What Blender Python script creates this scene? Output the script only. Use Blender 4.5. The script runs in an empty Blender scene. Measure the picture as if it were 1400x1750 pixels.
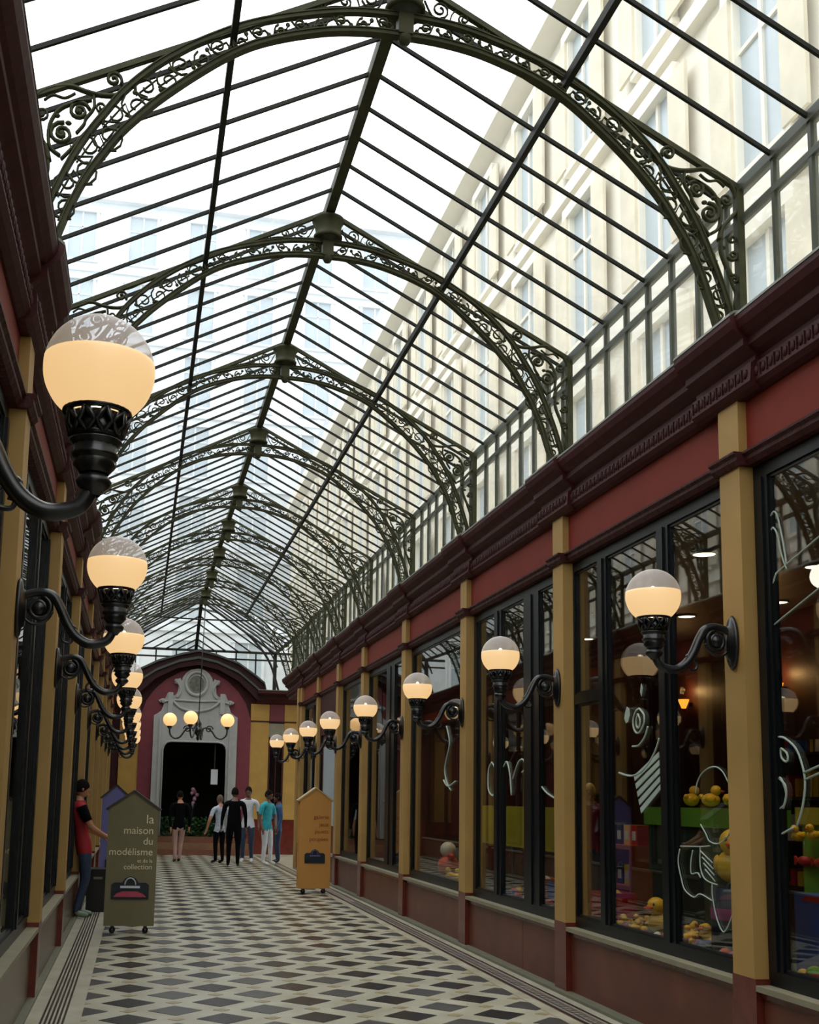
import bpy, bmesh, math, random
from mathutils import Vector, Matrix
random.seed(7)
SC = bpy.context.scene
COL = SC.collection
PI = math.pi

# ------------------------------------------------------------------ camera
f_px, cx, cy, pitch, yaw, roll = 1913.82, 598.05, 1089.91, .1436, .1822, -.0204
cam_d = bpy.data.cameras.new('camera'); cam = bpy.data.objects.new('camera', cam_d); COL.objects.link(cam)
cam_d.sensor_width = 36; cam_d.sensor_fit = 'AUTO'; cam_d.lens = f_px*36/1750
cam_d.shift_x = (700-cx)/1750; cam_d.shift_y = (cy-875)/1750
cam_d.clip_start = .05; cam_d.clip_end = 500
_c, _s = math.cos(yaw), math.sin(yaw); _cp, _sp = math.cos(pitch), math.sin(pitch); _cr, _sr = math.cos(roll), math.sin(roll)
_R = Vector((_c, -_s, 0)); _F = Vector((_s, _c, 0))*_cp+Vector((0, 0, 1))*_sp; _U = Vector((0, 0, 1))*_cp-Vector((_s, _c, 0))*_sp
_R2 = _R*_cr-_U*_sr; _U2 = _R*_sr+_U*_cr
m = Matrix((( _R2.x, _U2.x, -_F.x, 0), (_R2.y, _U2.y, -_F.y, 0), (_R2.z, _U2.z, -_F.z, 1.62), (0, 0, 0, 1)))
cam.matrix_world = m
SC.camera = cam

# ------------------------------------------------------------------ sky and exposure
SKY = 3.6
w = bpy.data.worlds.new('overcast_sky'); SC.world = w; w.use_nodes = True
nt = w.node_tree; nt.nodes.clear()
_o = nt.nodes.new('ShaderNodeOutputWorld'); _b = nt.nodes.new('ShaderNodeBackground')
_tc = nt.nodes.new('ShaderNodeTexCoord'); _sx = nt.nodes.new('ShaderNodeSeparateXYZ'); _cr_ = nt.nodes.new('ShaderNodeValToRGB')
_cr_.color_ramp.elements[0].position = 0; _cr_.color_ramp.elements[0].color = (.62, .66, .70, 1)
_cr_.color_ramp.elements[1].position = .7; _cr_.color_ramp.elements[1].color = (.97, .985, 1, 1)
nt.links.new(_tc.outputs['Generated'], _sx.inputs[0]); nt.links.new(_sx.outputs['Z'], _cr_.inputs[0])
nt.links.new(_cr_.outputs[0], _b.inputs[0]); _b.inputs[1].default_value = SKY; nt.links.new(_b.outputs[0], _o.inputs[0])
SC.view_settings.view_transform = 'Standard'
try: SC.view_settings.look = 'None'
except Exception: pass
SC.view_settings.gamma = 1; SC.view_settings.exposure = 0; SC.view_settings.use_curve_mapping = False
SC.cycles.transparent_max_bounces = 16

# ------------------------------------------------------------------ materials
def lin(c):
    return tuple(((v/255)/12.92 if v/255 <= .04045 else ((v/255+.055)/1.055)**2.4) for v in c)+(1,)
MATS = {}
def mat(name, c, rough=.6, metal=0, var=.12, scale=6, bump=0, spec=.5, emit=None, estr=0, c2=None, coat=0):
    if name in MATS: return MATS[name]
    m = bpy.data.materials.new(name); m.use_nodes = True; n = m.node_tree.nodes; l = m.node_tree.links
    b = n['Principled BSDF']; b.inputs['Roughness'].default_value = rough; b.inputs['Metallic'].default_value = metal
    b.inputs['Specular IOR Level'].default_value = spec; b.inputs['Coat Weight'].default_value = coat
    base = lin(c)
    if var or c2:
        tc = n.new('ShaderNodeTexCoord'); no = n.new('ShaderNodeTexNoise'); no.inputs['Scale'].default_value = scale; no.inputs['Detail'].default_value = 5
        l.new(tc.outputs['Object'], no.inputs['Vector'])
        r = n.new('ShaderNodeValToRGB'); r.color_ramp.elements[0].position = .3; r.color_ramp.elements[1].position = .7
        lo = lin(c2) if c2 else tuple(v*(1-var) for v in base[:3])+(1,)
        hi = base if c2 else tuple(min(1, v*(1+var)) for v in base[:3])+(1,)
        r.color_ramp.elements[0].color = lo; r.color_ramp.elements[1].color = hi
        l.new(no.outputs['Fac'], r.inputs['Fac']); l.new(r.outputs['Color'], b.inputs['Base Color'])
        if bump:
            bp = n.new('ShaderNodeBump'); bp.inputs['Strength'].default_value = bump; bp.inputs['Distance'].default_value = .02
            l.new(no.outputs['Fac'], bp.inputs['Height']); l.new(bp.outputs['Normal'], b.inputs['Normal'])
    else: b.inputs['Base Color'].default_value = base
    if emit: b.inputs['Emission Color'].default_value = lin(emit); b.inputs['Emission Strength'].default_value = estr
    MATS[name] = m; return m
def glass(name, tint, dirt_veil, dirt_veil_col, rough=.02, ior=1.5, emit=None, estr=0, nscale=3, lo=.4, hi=.75):
    m = bpy.data.materials.new(name); m.use_nodes = True; n = m.node_tree.nodes; l = m.node_tree.links; n.clear()
    o = n.new('ShaderNodeOutputMaterial'); t = n.new('ShaderNodeBsdfTransparent'); t.inputs[0].default_value = tint+(1,)
    g = n.new('ShaderNodeBsdfGlossy'); g.inputs['Roughness'].default_value = rough
    fr = n.new('ShaderNodeFresnel'); ge = n.new('ShaderNodeNewGeometry'); ex = n.new('ShaderNodeMath'); ex.operation = 'MULTIPLY_ADD'; ex.inputs[1].default_value = -2; ex.inputs[2].default_value = 1
    l.new(ge.outputs['Backfacing'], ex.inputs[0]); pw = n.new('ShaderNodeMath'); pw.operation = 'POWER'; pw.inputs[0].default_value = ior; l.new(ex.outputs[0], pw.inputs[1]); l.new(pw.outputs[0], fr.inputs['IOR'])
    mx = n.new('ShaderNodeMixShader'); l.new(fr.outputs[0], mx.inputs[0]); l.new(t.outputs[0], mx.inputs[1]); l.new(g.outputs[0], mx.inputs[2])
    last = mx
    if dirt_veil:
        tc = n.new('ShaderNodeTexCoord'); no = n.new('ShaderNodeTexNoise'); no.inputs['Scale'].default_value = nscale; no.inputs['Detail'].default_value = 6
        l.new(tc.outputs['Object'], no.inputs['Vector'])
        mr = n.new('ShaderNodeMapRange'); mr.inputs['From Min'].default_value = lo; mr.inputs['From Max'].default_value = hi
        mr.inputs['To Min'].default_value = dirt_veil*.5; mr.inputs['To Max'].default_value = dirt_veil*1.5
        l.new(no.outputs['Fac'], mr.inputs['Value'])
        a = n.new('ShaderNodeBsdfTranslucent'); a.inputs[0].default_value = dirt_veil_col+(1,); d = n.new('ShaderNodeBsdfDiffuse'); d.inputs[0].default_value = dirt_veil_col+(1,)
        ad = n.new('ShaderNodeMixShader'); ad.inputs[0].default_value = .5; l.new(a.outputs[0], ad.inputs[1]); l.new(d.outputs[0], ad.inputs[2])
        m2 = n.new('ShaderNodeMixShader'); l.new(mr.outputs[0], m2.inputs[0]); l.new(mx.outputs[0], m2.inputs[1]); l.new(ad.outputs[0], m2.inputs[2]); last = m2
    if estr:
        e = n.new('ShaderNodeEmission'); e.inputs[0].default_value = lin(emit); e.inputs[1].default_value = estr
        s = n.new('ShaderNodeAddShader'); l.new(last.outputs[0], s.inputs[0]); l.new(e.outputs[0], s.inputs[1]); last = s
    l.new(last.outputs[0], o.inputs[0]); MATS[name] = m; return m

IRON = mat('olive_iron_paint', (60, 60, 38), .6, 0, .25, 9, spec=.2)
IRON2 = mat('grey_green_bar_paint', (66, 70, 56), .5, 0, .15, 5)
BAR = mat('dark_glazing_bar', (38, 38, 32), .6, 0, .15, 5, spec=.2)
BLACK = mat('black_cast_iron', (14, 15, 18), .28, 0, .2, 12, spec=.6)
FRAME = mat('black_green_gloss_paint', (10, 14, 17), .35, 0, .15, 5, spec=.35)
OCHRE = mat('ochre_pilaster_paint', (166, 131, 72), .6, 0, .08, 2.5)
FRIEZE = mat('brick_red_paint', (120, 42, 29), .6, 0, .08, 2, spec=.2)
MAROON = mat('maroon_cornice_paint', (62, 21, 21), .55, 0, .15, 8, bump=.25, spec=.25)
DMAROON = mat('dark_maroon_paint', (58, 20, 20), .55, 0, .2, 14, bump=.6, spec=.25)
LEAD = mat('grey_lead_flashing', (110, 112, 100), .5, 0, .15, 8)
MARBLE = mat('brown_red_marble', (110, 60, 43), .35, 0, 0, 3, c2=(86, 45, 33), spec=.4)
MARBLE_L = mat('brown_grey_marble', (112, 86, 66), .25, 0, 0, 4, c2=(86, 62, 46), spec=.6)
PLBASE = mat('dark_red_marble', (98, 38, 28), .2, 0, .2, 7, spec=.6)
SILL = mat('cream_stone_sill', (134, 127, 104), .5, 0, .1, 8)
KERB = mat('grey_green_kerb_stone', (104, 104, 84), .5, 0, .15, 8)
CREAM = mat('cream_marble_floor', (186, 182, 162), .35, 0, 0, 3, c2=(160, 154, 132), spec=.5)
TDARK = mat('charcoal_tile', (36, 38, 41), .25, 0, .25, 6, spec=.5)
TGREY = mat('grey_tile', (74, 75, 73), .28, 0, .18, 6, spec=.5)
TTAN = mat('tan_tile', (158, 142, 106), .3, 0, .15, 8)
BANDD = mat('dark_violet_band_stone', (50, 38, 40), .3, 0, .15, 8)
BANDG = mat('grey_mosaic_band', (138, 130, 118), .4, 0, .2, 60)
SHOPW = mat('dark_brown_shop_wall', (64, 28, 18), .5, 0, .2, 2)
SHOPF = mat('shop_floor_boards', (70, 52, 40), .35, 0, .2, 3)
PLASTER = mat('cream_plaster', (240, 234, 218), .8, 0, .03, 1.5)
PLASTER_B = mat('pale_grey_stone', (222, 226, 228), .85, 0, .04, .8)
WINB = mat('bluish_window_glass', (176, 188, 194), .3, 0, .12, .7, spec=.5)
SHUT = mat('beige_shutter', (222, 212, 188), .7, 0, .1, 3)
ZINC = mat('zinc_roof', (206, 212, 218), .5, 0, .1, 2)
WHITEST = mat('white_painted_stucco', (150, 150, 146), .6, 0, .08, 6, bump=.15)
PINKW = mat('rose_red_plaster', (104, 34, 44), .6, 0, .12, 4)
YELW = mat('yellow_ochre_plaster', (166, 128, 56), .6, 0, .1, 3)
ROOFG = glass('roof_glass', (.90, .925, .93), .20, (.72, .75, .76), .03, 1.45, nscale=1.6)  # dirt film plus overexposure haze put into the glass, whitening the view outside
SHOPG = glass('shop_window_glass', (.90, .92, .90), 0, (1, 1, 1), .0, 1.85)
CLEARD = glass('clear_globe_glass', (.86, .86, .89), .58, (.74, .75, .82), .6, 1.25, nscale=.5)
FROST = mat('frosted_globe_glass', (150, 134, 112), .35, 0, 0, emit=(248, 204, 144), estr=.88)
BULB = mat('lit_bulb', (255, 240, 200), .3, 0, 0, emit=(255, 240, 190), estr=6)

# ------------------------------------------------------------------ mesh helpers
class MB:
    def __init__(s): s.v = []; s.f = []; s.smooth = []
    def add(s, vs, fs, sm=False):
        b = len(s.v); s.v += [tuple(v) for v in vs]; s.f += [tuple(b+i for i in f) for f in fs]; s.smooth += [sm]*len(fs); return s
    def box(s, x0, x1, y0, y1, z0, z1):
        x0, x1 = min(x0, x1), max(x0, x1); y0, y1 = min(y0, y1), max(y0, y1)
        return s.add([(x0,y0,z0),(x1,y0,z0),(x1,y1,z0),(x0,y1,z0),(x0,y0,z1),(x1,y0,z1),(x1,y1,z1),(x0,y1,z1)],
                     [(0,3,2,1),(4,5,6,7),(0,1,5,4),(1,2,6,5),(2,3,7,6),(3,0,4,7)])
    def bar(s, a, b, w, h, up=(0, 0, 1)):
        a = Vector(a); b = Vector(b); d = (b-a).normalized(); up = Vector(up)
        r = d.cross(up);
        if r.length < 1e-4: r = d.cross(Vector((1, 0, 0)))
        r.normalize(); u = r.cross(d).normalized(); r *= w/2; u *= h/2
        return s.add([a-r-u, a+r-u, a+r+u, a-r+u, b-r-u, b+r-u, b+r+u, b-r+u], [(0,1,2,3),(7,6,5,4),(0,4,5,1),(1,5,6,2),(2,6,7,3),(3,7,4,0)])
    def tube(s, pts, r, n=6, closed=False, flat=None):
        pts = [Vector(p) for p in pts]; N = len(pts)
        if isinstance(r, (int, float)): r = [r]*N
        rings = []; pu = None
        for i, p in enumerate(pts):
            if closed: t = pts[(i+1) % N]-pts[i-1]
            else: t = pts[min(i+1, N-1)]-pts[max(i-1, 0)]
            t.normalize()
            if pu is None:
                pu = Vector((0, 1, 0)) if abs(t.y) < .9 else Vector((1, 0, 0))
            pu = (pu-t*pu.dot(t)).normalized(); q = t.cross(pu)
            fa, fb = (flat if flat else (1, 1))
            rings.append([p+pu*(math.cos(2*PI*k/n)*r[i]*fa)+q*(math.sin(2*PI*k/n)*r[i]*fb) for k in range(n)])
        vs = [v for R in rings for v in R]; fs = []
        for i in range(N if closed else N-1):
            j = (i+1) % N
            for k in range(n): fs.append((i*n+k, i*n+(k+1) % n, j*n+(k+1) % n, j*n+k))
        if not closed: fs.append(tuple(reversed(range(n)))); fs.append(tuple((N-1)*n+k for k in range(n)))
        return s.add(vs, fs, True)
    def lathe(s, prof, n=24, c=(0, 0, 0), sx=1, sy=1, axis='z', a0=0, a1=2*PI):
        vs = []; full = abs(a1-a0-2*PI) < 1e-6; m = n if full else n+1
        for r, z in prof:
            for k in range(m):
                a = a0+(a1-a0)*k/n; x, y = r*math.cos(a)*sx, r*math.sin(a)*sy
                vs.append((c[0]+x, c[1]+y, c[2]+z) if axis == 'z' else ((c[0]+z, c[1]+x, c[2]+y) if axis == 'x' else (c[0]+x, c[1]+z, c[2]+y)))
        fs = []
        for i in range(len(prof)-1):
            for k in range(n):
                k2 = (k+1) % m
                fs.append((i*m+k, i*m+k2, (i+1)*m+k2, (i+1)*m+k))
        return s.add(vs, fs, True)
    def ball(s, c, rx, ry=None, rz=None, n=14, m=9):
        ry = ry or rx; rz = rz or rx
        vs = [(c[0], c[1], c[2]-rz)]; 
        for i in range(1, m):
            t = PI*i/m
            for k in range(n): a = 2*PI*k/n; vs.append((c[0]+rx*math.sin(t)*math.cos(a), c[1]+ry*math.sin(t)*math.sin(a), c[2]-rz*math.cos(t)))
        vs.append((c[0], c[1], c[2]+rz)); fs = []
        for k in range(n): fs.append((0, 1+(k+1) % n, 1+k))
        for i in range(m-2):
            for k in range(n): a = 1+i*n; fs.append((a+k, a+(k+1) % n, a+n+(k+1) % n, a+n+k))
        a = 1+(m-2)*n; L = len(vs)-1
        for k in range(n): fs.append((a+k, a+(k+1) % n, L))
        return s.add(vs, fs, True)
    def prism(s, poly, d0, d1, axis='y'):
        n = len(poly)
        P = (lambda p, d: (p[0], d, p[1])) if axis == 'y' else ((lambda p, d: (d, p[0], p[1])) if axis == 'x' else (lambda p, d: (p[0], p[1], d)))
        vs = [P(p, d0) for p in poly]+[P(p, d1) for p in poly]
        fs = [tuple(range(n)), tuple(reversed(range(n, 2*n)))]+[(i, n+i, n+(i+1) % n, (i+1) % n) for i in range(n)]
        return s.add(vs, fs)
    def strip(s, A, B, d0, d1):      # ribbon between two polylines in XZ, thickness in Y
        for i in range(len(A)-1):
            s.prism([A[i], A[i+1], B[i+1], B[i]], d0, d1)
        return s
    def mesh(s, name, material):
        me = bpy.data.meshes.new(name); me.from_pydata(s.v, [], s.f); me.materials.append(material)
        me.polygons.foreach_set('use_smooth', s.smooth); me.update()
        bm = bmesh.new(); bm.from_mesh(me); bmesh.ops.recalc_face_normals(bm, faces=bm.faces); bm.to_mesh(me); bm.free()
        return me
    def obj(s, name, material, parent=None, loc=(0, 0, 0)):
        return put(name, s.mesh(name, material), parent, loc)
def put(name, me, parent=None, loc=(0, 0, 0), rz=0, sc=None):
    o = bpy.data.objects.new(name, me); COL.objects.link(o); o.parent = parent; o.location = loc
    if rz: o.rotation_euler = (0, 0, rz)
    if sc: o.scale = sc
    return o
def root(name, label=None, cat=None, loc=(0, 0, 0), rz=0, group=None, kind=None):
    o = bpy.data.objects.new(name, None); COL.objects.link(o); o.location = loc; o.rotation_euler = (0, 0, rz); o.empty_display_size = .1
    tag(o, label, cat, group, kind); return o
def tag(o, label=None, cat=None, group=None, kind=None):
    if label: o['label'] = label
    if cat: o['category'] = cat
    if group: o['group'] = group
    if kind: o['kind'] = kind
    return o
def struct(name, mb=None, m=None):
    if mb is None: return root(name, kind='structure')
    return tag(mb.obj(name, m), kind='structure')
def copy_tree(o, parent=None):
    c = o.copy(); COL.objects.link(c); c.parent = parent
    for ch in o.children: copy_tree(ch, c)
    return c
def text(s, size, parent, loc, rot, m, align='LEFT', name='lettering', ext=.002):
    cu = bpy.data.curves.new(name, 'FONT'); cu.body = s; cu.size = size; cu.align_x = align; cu.extrude = ext; cu.materials.append(m)
    t = bpy.data.objects.new('t', cu); COL.objects.link(t); me = bpy.data.meshes.new_from_object(t.evaluated_get(bpy.context.evaluated_depsgraph_get())); bpy.data.objects.remove(t)
    if not me.materials: me.materials.append(m)
    o = bpy.data.objects.new(name, me); COL.objects.link(o); o.parent = parent; o.location = loc; o.rotation_euler = rot; return o

# ------------------------------------------------------------------ layout
CX = 1.485                                   # centre line of the gallery
UW = 2.215                                   # half width at the pilaster faces
UE, ZR, ZE, ZS = 2.365, 7.02, 5.80, 4.74     # eave half width, ridge, eave and sill heights
UP = .469*UE; ZP = ZR-.469*(ZR-ZE)
TY = [6.52+3.074*min(i, 4)+2.495*max(0, i-4) for i in range(9)]       # trusses and pilasters
P0 = 3.446
YB = -5.0
YEND = 33.0
def zr(u): return ZR-(ZR-ZE)*u/UE

# ------------------------------------------------------------------ floor
fl = struct('floor')
MB().box(-4.5, 9.5, YB-3, 46, -.12, 0).obj('floor_slab', CREAM, fl)
TL, TR = -.335, 3.235
def diamond(hd, t):
    return [(hd, 0), (0, hd), (-hd, 0), (0, -hd)]
def dmesh(name, hd, m, h):
    return MB().prism(diamond(hd, 0), 0, h, 'z').mesh(name, m)
dd = dmesh('dark_tile', .208, TDARK, .003); dg = dmesh('grey_tile', .203, TGREY, .003); dt = dmesh('tan_tile', .065, TTAN, .0025)
LX, LY, OX, OY = .7056, .6816, .0, 8.61
dd_far, dg_far, dt_far = MB(), MB(), MB(); cnt = 0
def clipd(px, py, hd):                      # diamond clipped to the tile field
    poly = [(px+a, py+b*LY/LX) for a, b in diamond(hd, 0)]
    for lim, sg in ((TL, 1), (TR, -1)):
        out = []
        for i in range(len(poly)):
            a, b = poly[i-1], poly[i]; ia = sg*(a[0]-lim) >= 0; ib = sg*(b[0]-lim) >= 0
            if ia != ib: t = (lim-a[0])/(b[0]-a[0]); out.append((lim, a[1]+t*(b[1]-a[1])))
            if ib: out.append(b)
        poly = out
        if len(poly) < 3: return None
    return poly
for j in range(-16, 36):
    for i in range(-1, 6):
        for kx, (ox, oy, me, far, hd) in enumerate(((0, 0, dd, dd_far, .208), (.5, .5, dg, dg_far, .203))):
            x = OX+(i+ox)*LX; y = OY+(j+oy)*LY
            if y < 7.6 or y > 24: 
                if y > 32.9: continue
                p = clipd(x, y, hd)
                if p: far.prism(p, -.01, .003, 'z')
                continue
            if x+hd <= TL+.03 or x-hd >= TR-.03: continue
            if x-hd >= TL and x+hd <= TR and cnt < 290:
                o = put('tile', me, fl, (x, y, 0)); cnt += 1
            else:
                p = clipd(x, y, hd)
                if p: far.prism(p, -.01, .003, 'z')
        for a, b in ((.5, 0), (0, .5)):
            x = OX+(i+a)*LX; y = OY+(j+b)*LY; p = clipd(x, y, .065)
            if p and y < 32.9: dt_far.prism(p, -.01, .0025, 'z')
tag(dd_far.obj('border_and_distant_dark_tiles', TDARK, fl), kind='stuff'); tag(dg_far.obj('border_and_distant_grey_tiles', TGREY, fl), kind='stuff')
tag(dt_far.obj('small_tan_tiles', TTAN, fl), kind='stuff')
jn = MB()                                     # thin joints of the white strips
for j in range(-16, 36):
    for i in range(-1, 6):
        pass
Y0, Y1 = YB-2, 32.2
for k in range(6):                             # left dark stripes
    x = -.62+k*.031; MB().box(x, x+.016, Y0, Y1, 0, .003).obj('border_stripe', BANDD, fl)
for x0, x1, m in ((3.35, 3.385, BANDD), (3.385, 3.53, BANDG), (3.53, 3.56, BANDD)):
    MB().box(x0, x1, Y0, Y1, 0, .003).obj('border_band', m, fl)
for x in (-.455, 3.235, 3.345): MB().box(x-.006, x+.002, Y0, Y1, 0, .002).obj('border_joint', TTAN, fl)
gk = MB()                                     # greek key like marks in the grey band
y = 7.0
while y < 18:
    gk.box(3.41, 3.50, y, y+.018, .003, .0045).box(3.41, 3.43, y, y+.06, .003, .0045).box(3.46, 3.50, y+.04, y+.055, .003, .0045); y += .085
tag(gk.obj('band_key_pattern', TGREY, fl), kind='stuff')
struct('ground', MB().box(-30, 40, -20, 70, -.4, -.13), KERB)

# ------------------------------------------------------------------ arcade walls
def X(s, u): return CX+s*u
CORN = [(2.355, 4.74), (2.10, 4.705), (2.07, 4.68), (2.07, 4.645), (2.09, 4.60), (2.13, 4.56), (2.155, 4.545), (2.155, 4.50), (2.20, 4.47), (2.235, 4.44), (2.235, 4.41), (2.205, 4.39), (2.195, 4.27), (2.22, 4.24), (2.26, 4.225), (2.355, 4.225)]
def cornice_piece(s, y0, y1, off, name, parent, top=True):
    pr = [(X(s, u-off if u < 2.3 else u), z) for u, z in CORN]
    MB().prism(pr, y0, y1).obj(name, MAROON, parent)
    if top:
        MB().prism([(X(s, 2.36), 4.758), (X(s, 2.10-off), 4.722), (X(s, 2.07-off), 4.70), (X(s, 2.065-off), 4.68), (X(s, 2.08-off), 4.68), (X(s, 2.10-off), 4.70), (X(s, 2.36), 4.74)], y0, y1).obj('lead_flashing', LEAD, parent)
    # egg band on the lower fascia
    eg = MB(); y = y0+.03
    while y < y1-.02:
        eg.ball((X(s, 2.197-off), y+.03, 4.33), .012, .024, .036, 6, 4); eg.box(X(s, 2.20-off), X(s, 2.188-off), y+.062, y+.070, 4.29, 4.37); y += .08
    tag(eg.obj('egg_moulding', DMAROON, parent), kind='stuff')
def arcade(side, s, y_first, last):
    wl = struct('wall_'+side)
    py = [-2.7, .37, P0]+TY[:last]
    mb_hi = MB()
    for i, y in enumerate(py):
        MB().box(X(s, UW), X(s, 2.42), y-.125, y+.125, .60, 4.23).obj('pilaster', OCHRE, wl)
        MB().box(X(s, UW-.0), X(s, 2.43), y-.135, y+.135, 0, .60).obj('pilaster_base', PLBASE, wl)
        MB().prism([(X(s, 2.42), 3.79), (X(s, 2.20), 3.79), (X(s, 2.175), 3.82), (X(s, 2.175), 3.845), (X(s, 2.155), 3.86), (X(s, 2.155), 3.875), (X(s, 2.42), 3.875)], y-.165, y+.165).obj('capital', DMAROON, wl)
        MB().box(X(s, 2.0), X(s, 2.42), y-.12, y+.12, 4.232, 4.30) if 0 else None
        cornice_piece(s, y-.38, y+.38, .035, 'cornice_break', wl)
    ys = py+[py[-1]+ (2.65 if side == 'right' else 6.6)]
    for i in range(len(ys)-1):
        a, b = ys[i], ys[i+1]
        if b-a < .5: continue
        bb = b-.38 if (i < len(py)-1) else b
        cornice_piece(s, a+.38, bb, 0, 'cornice', wl)
        if side == 'right' and i == len(ys)-2:
            MB().box(X(s, 2.25), X(s, 2.42), a+.125, b, 4.16, 4.235).obj('cantilever_beam', DMAROON, wl); continue
        MB().box(X(s, 2.275), X(s, 2.42), a+.125, b-.125, 3.87, 4.235).obj('frieze_panel', FRIEZE, wl)
        MB().prism([(X(s, 2.42), 3.79), (X(s, 2.26), 3.79), (X(s, 2.235), 3.82), (X(s, 2.235), 3.845), (X(s, 2.215), 3.86), (X(s, 2.215), 3.875), (X(s, 2.42), 3.875)], a+.165, b-.165).obj('architrave', DMAROON, wl)
    return wl, py
wr, pr_ = arcade('right', 1, P0, 8)
wlf, pl_ = arcade('left', -1, P0, 9)
MB().box(3.66, 3.92, TY[7]+.125, TY[7]+.4, 0, 4.235).obj('corner_pier', OCHRE, wr)
# base boards of marble and kerb
for side, s, M in (('right', 1, MARBLE), ('left', -1, MARBLE_L)):
    bb = struct('baseboard_'+side); py = pr_ if s > 0 else pl_+[33.2]
    for i in range(len(py)-1):
        a, b = py[i]+.135, py[i+1]-.135; mid = {1: None}.get(i, None)
        cuts = [a, b]
        if i == 4 and s > 0: cuts = [a, 10.72, b]
        if s > 0 and i == 5: cuts = [a, b]
        for k in range(len(cuts)-1):
            MB().box(X(s, 2.265), X(s, 2.42), cuts[k]+(.006 if k else 0), cuts[k+1]-.004, .0, .53).obj('marble_panel', M, bb)
        MB().box(X(s, 2.215), X(s, 2.42), a, b, .53, .565).obj('stone_sill', SILL, bb)
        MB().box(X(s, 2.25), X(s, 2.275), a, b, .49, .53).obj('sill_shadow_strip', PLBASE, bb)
    MB().box(X(s, 2.16 if s > 0 else 2.205), X(s, 2.30), YB-2, TY[7]+.3 if s > 0 else 33, 0, .025).obj('kerb', KERB, bb)

# ------------------------------------------------------------------ shop windows
wn = [0]
def shopwin(s, y0, y1, panes, transom=None, dark=None):
    wn[0] += 1; r = struct('window_%d' % wn[0]); xa, xb = X(s, 2.31), X(s, 2.37)
    a, b = y0+.125, y1-.125
    MB().box(xa, xb, a, b, 3.70, 3.79).obj('frame_head', FRAME, r)
    MB().box(xa, xb, a, b, .565, .655).obj('frame_foot', FRAME, r)
    edges = [a]+[v for p in panes for v in p]+[b]
    for i in range(0, len(edges), 2):
        e0, e1 = edges[i], edges[i+1]
        if e1-e0 > .01: 
            MB().box(xa, xb, e0, e1, .655, 3.70).obj('frame_post', FRAME, r)
            if .15 < e1-e0 < .6: MB().box(X(s, 2.295), xa, (e0+e1)/2-.035, (e0+e1)/2+.035, .655, 3.70).obj('frame_bead', FRAME, r)
    for k, (p, q) in enumerate(panes):
        for z0, z1 in (((.655, 2.50), (2.59, 3.70)) if (transom is not None and k in transom) else ((.655, 3.70),)):
            MB().box(X(s, 2.336), X(s, 2.344), p, q, z0, z1).obj('pane', SHOPG, r)
            g = .02; fm = MB()
            fm.box(X(s, 2.325), X(s, 2.355), p, p+g, z0, z1).box(X(s, 2.325), X(s, 2.355), q-g, q, z0, z1)
            fm.box(X(s, 2.325), X(s, 2.355), p+g, q-g, z0, z0+g).box(X(s, 2.325), X(s, 2.355), p+g, q-g, z1-g, z1).obj('glazing_bead', FRAME, r)
        if transom is not None and k in transom:
            MB().box(xa, xb, p, q, 2.50, 2.59).obj('transom', FRAME, r)
    return r
shopwin(1, .37, P0, [(.62, 3.2)])
shopwin(1, P0, TY[0], [(3.68, 6.24)])
shopwin(1, TY[0], TY[1], [(6.80, 7.60), (7.79, 8.74), (8.92, 9.44)], transom=(2,))
shopwin(1, TY[1], TY[2], [(9.86, 10.37), (10.81, 11.54), (11.78, 12.44)])
shopwin(1, TY[2], TY[3], [(12.92, 15.54)])
shopwin(1, TY[3], TY[4], [(16.0, 16.72), (17.30, 18.62)])
shopwin(1, TY[4], TY[5], [(19.05, 21.1)])
shopwin(1, TY[6], TY[7], [(24.05, 24.7), (24.95, 26.0)])
dr = struct('door_1')                            # closed maroon bay
MB().box(3.76, 3.86, TY[5]+.125, TY[6]-.125, 2.95, 3.79).obj('overdoor_panel', DMAROON, dr)
MB().box(3.76, 3.86, TY[5]+.125, TY[5]+.28, 0, 2.95).box(3.76, 3.86, TY[6]-.28, TY[6]-.125, 0, 2.95).obj('door_jamb', FRAME, dr)
MB().box(3.80, 3.86, TY[5]+.28, TY[6]-.28, .0, 2.95).obj('door_leaf', MARBLE, dr)
MB().box(3.785, 3.80, TY[5]+.5, TY[6]-.5, 1.1, 2.7).obj('door_pane', WINB, dr)
for i in range(1, len(pl_)-1):
    a, b = pl_[i], pl_[i+1]; q = (b-a)
    shopwin(-1, a, b, [(a+.30, a+.27*q), (a+.34*q, a+.62*q), (a+.69*q, b-.28)])
shopwin(-1, pl_[-1], YEND, [(29.2, 30.6), (30.8, 32.6)])

# shop interiors (dark rooms behind the glass)
sb = struct('wall_shop_right')
MB().box(7.4, 7.5, YB, 26.6, 0, 3.95).obj('back_wall', SHOPW, sb)
for y in (15.74, 18.9, 26.5, YB): MB().box(3.9, 7.4, y-.05, y+.05, 0, 3.95).obj('party_wall', SHOPW, sb)
MB().box(3.9, 7.4, YB, 26.6, 3.90, 3.98).obj('shop_ceiling', SHOPW, sb)
MB().box(3.87, 7.4, YB, 26.6, 0.001, .03).obj('shop_floor', SHOPF, sb)
MB().box(3.87, 7.4, YB, 26.6, 4.0, 4.7).obj('shop_roof', PLASTER, sb)
sl = struct('wall_shop_left')
MB().box(-3.6, -3.5, YB, 33, 0, 3.95).obj('back_wall', SHOPW, sl)
MB().box(-3.5, -.9, YB, 33, 3.90, 4.7).obj('shop_ceiling', SHOPW, sl)
MB().box(-3.5, -.9, YB, 33, .001, .03).obj('shop_floor', SHOPF, sl)
for y in (6.5, 12.67, 18.9, 26.5, YB): MB().box(-3.5, -.92, y-.05, y+.05, 0, 3.95).obj('party_wall', SHOPW, sl)
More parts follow.
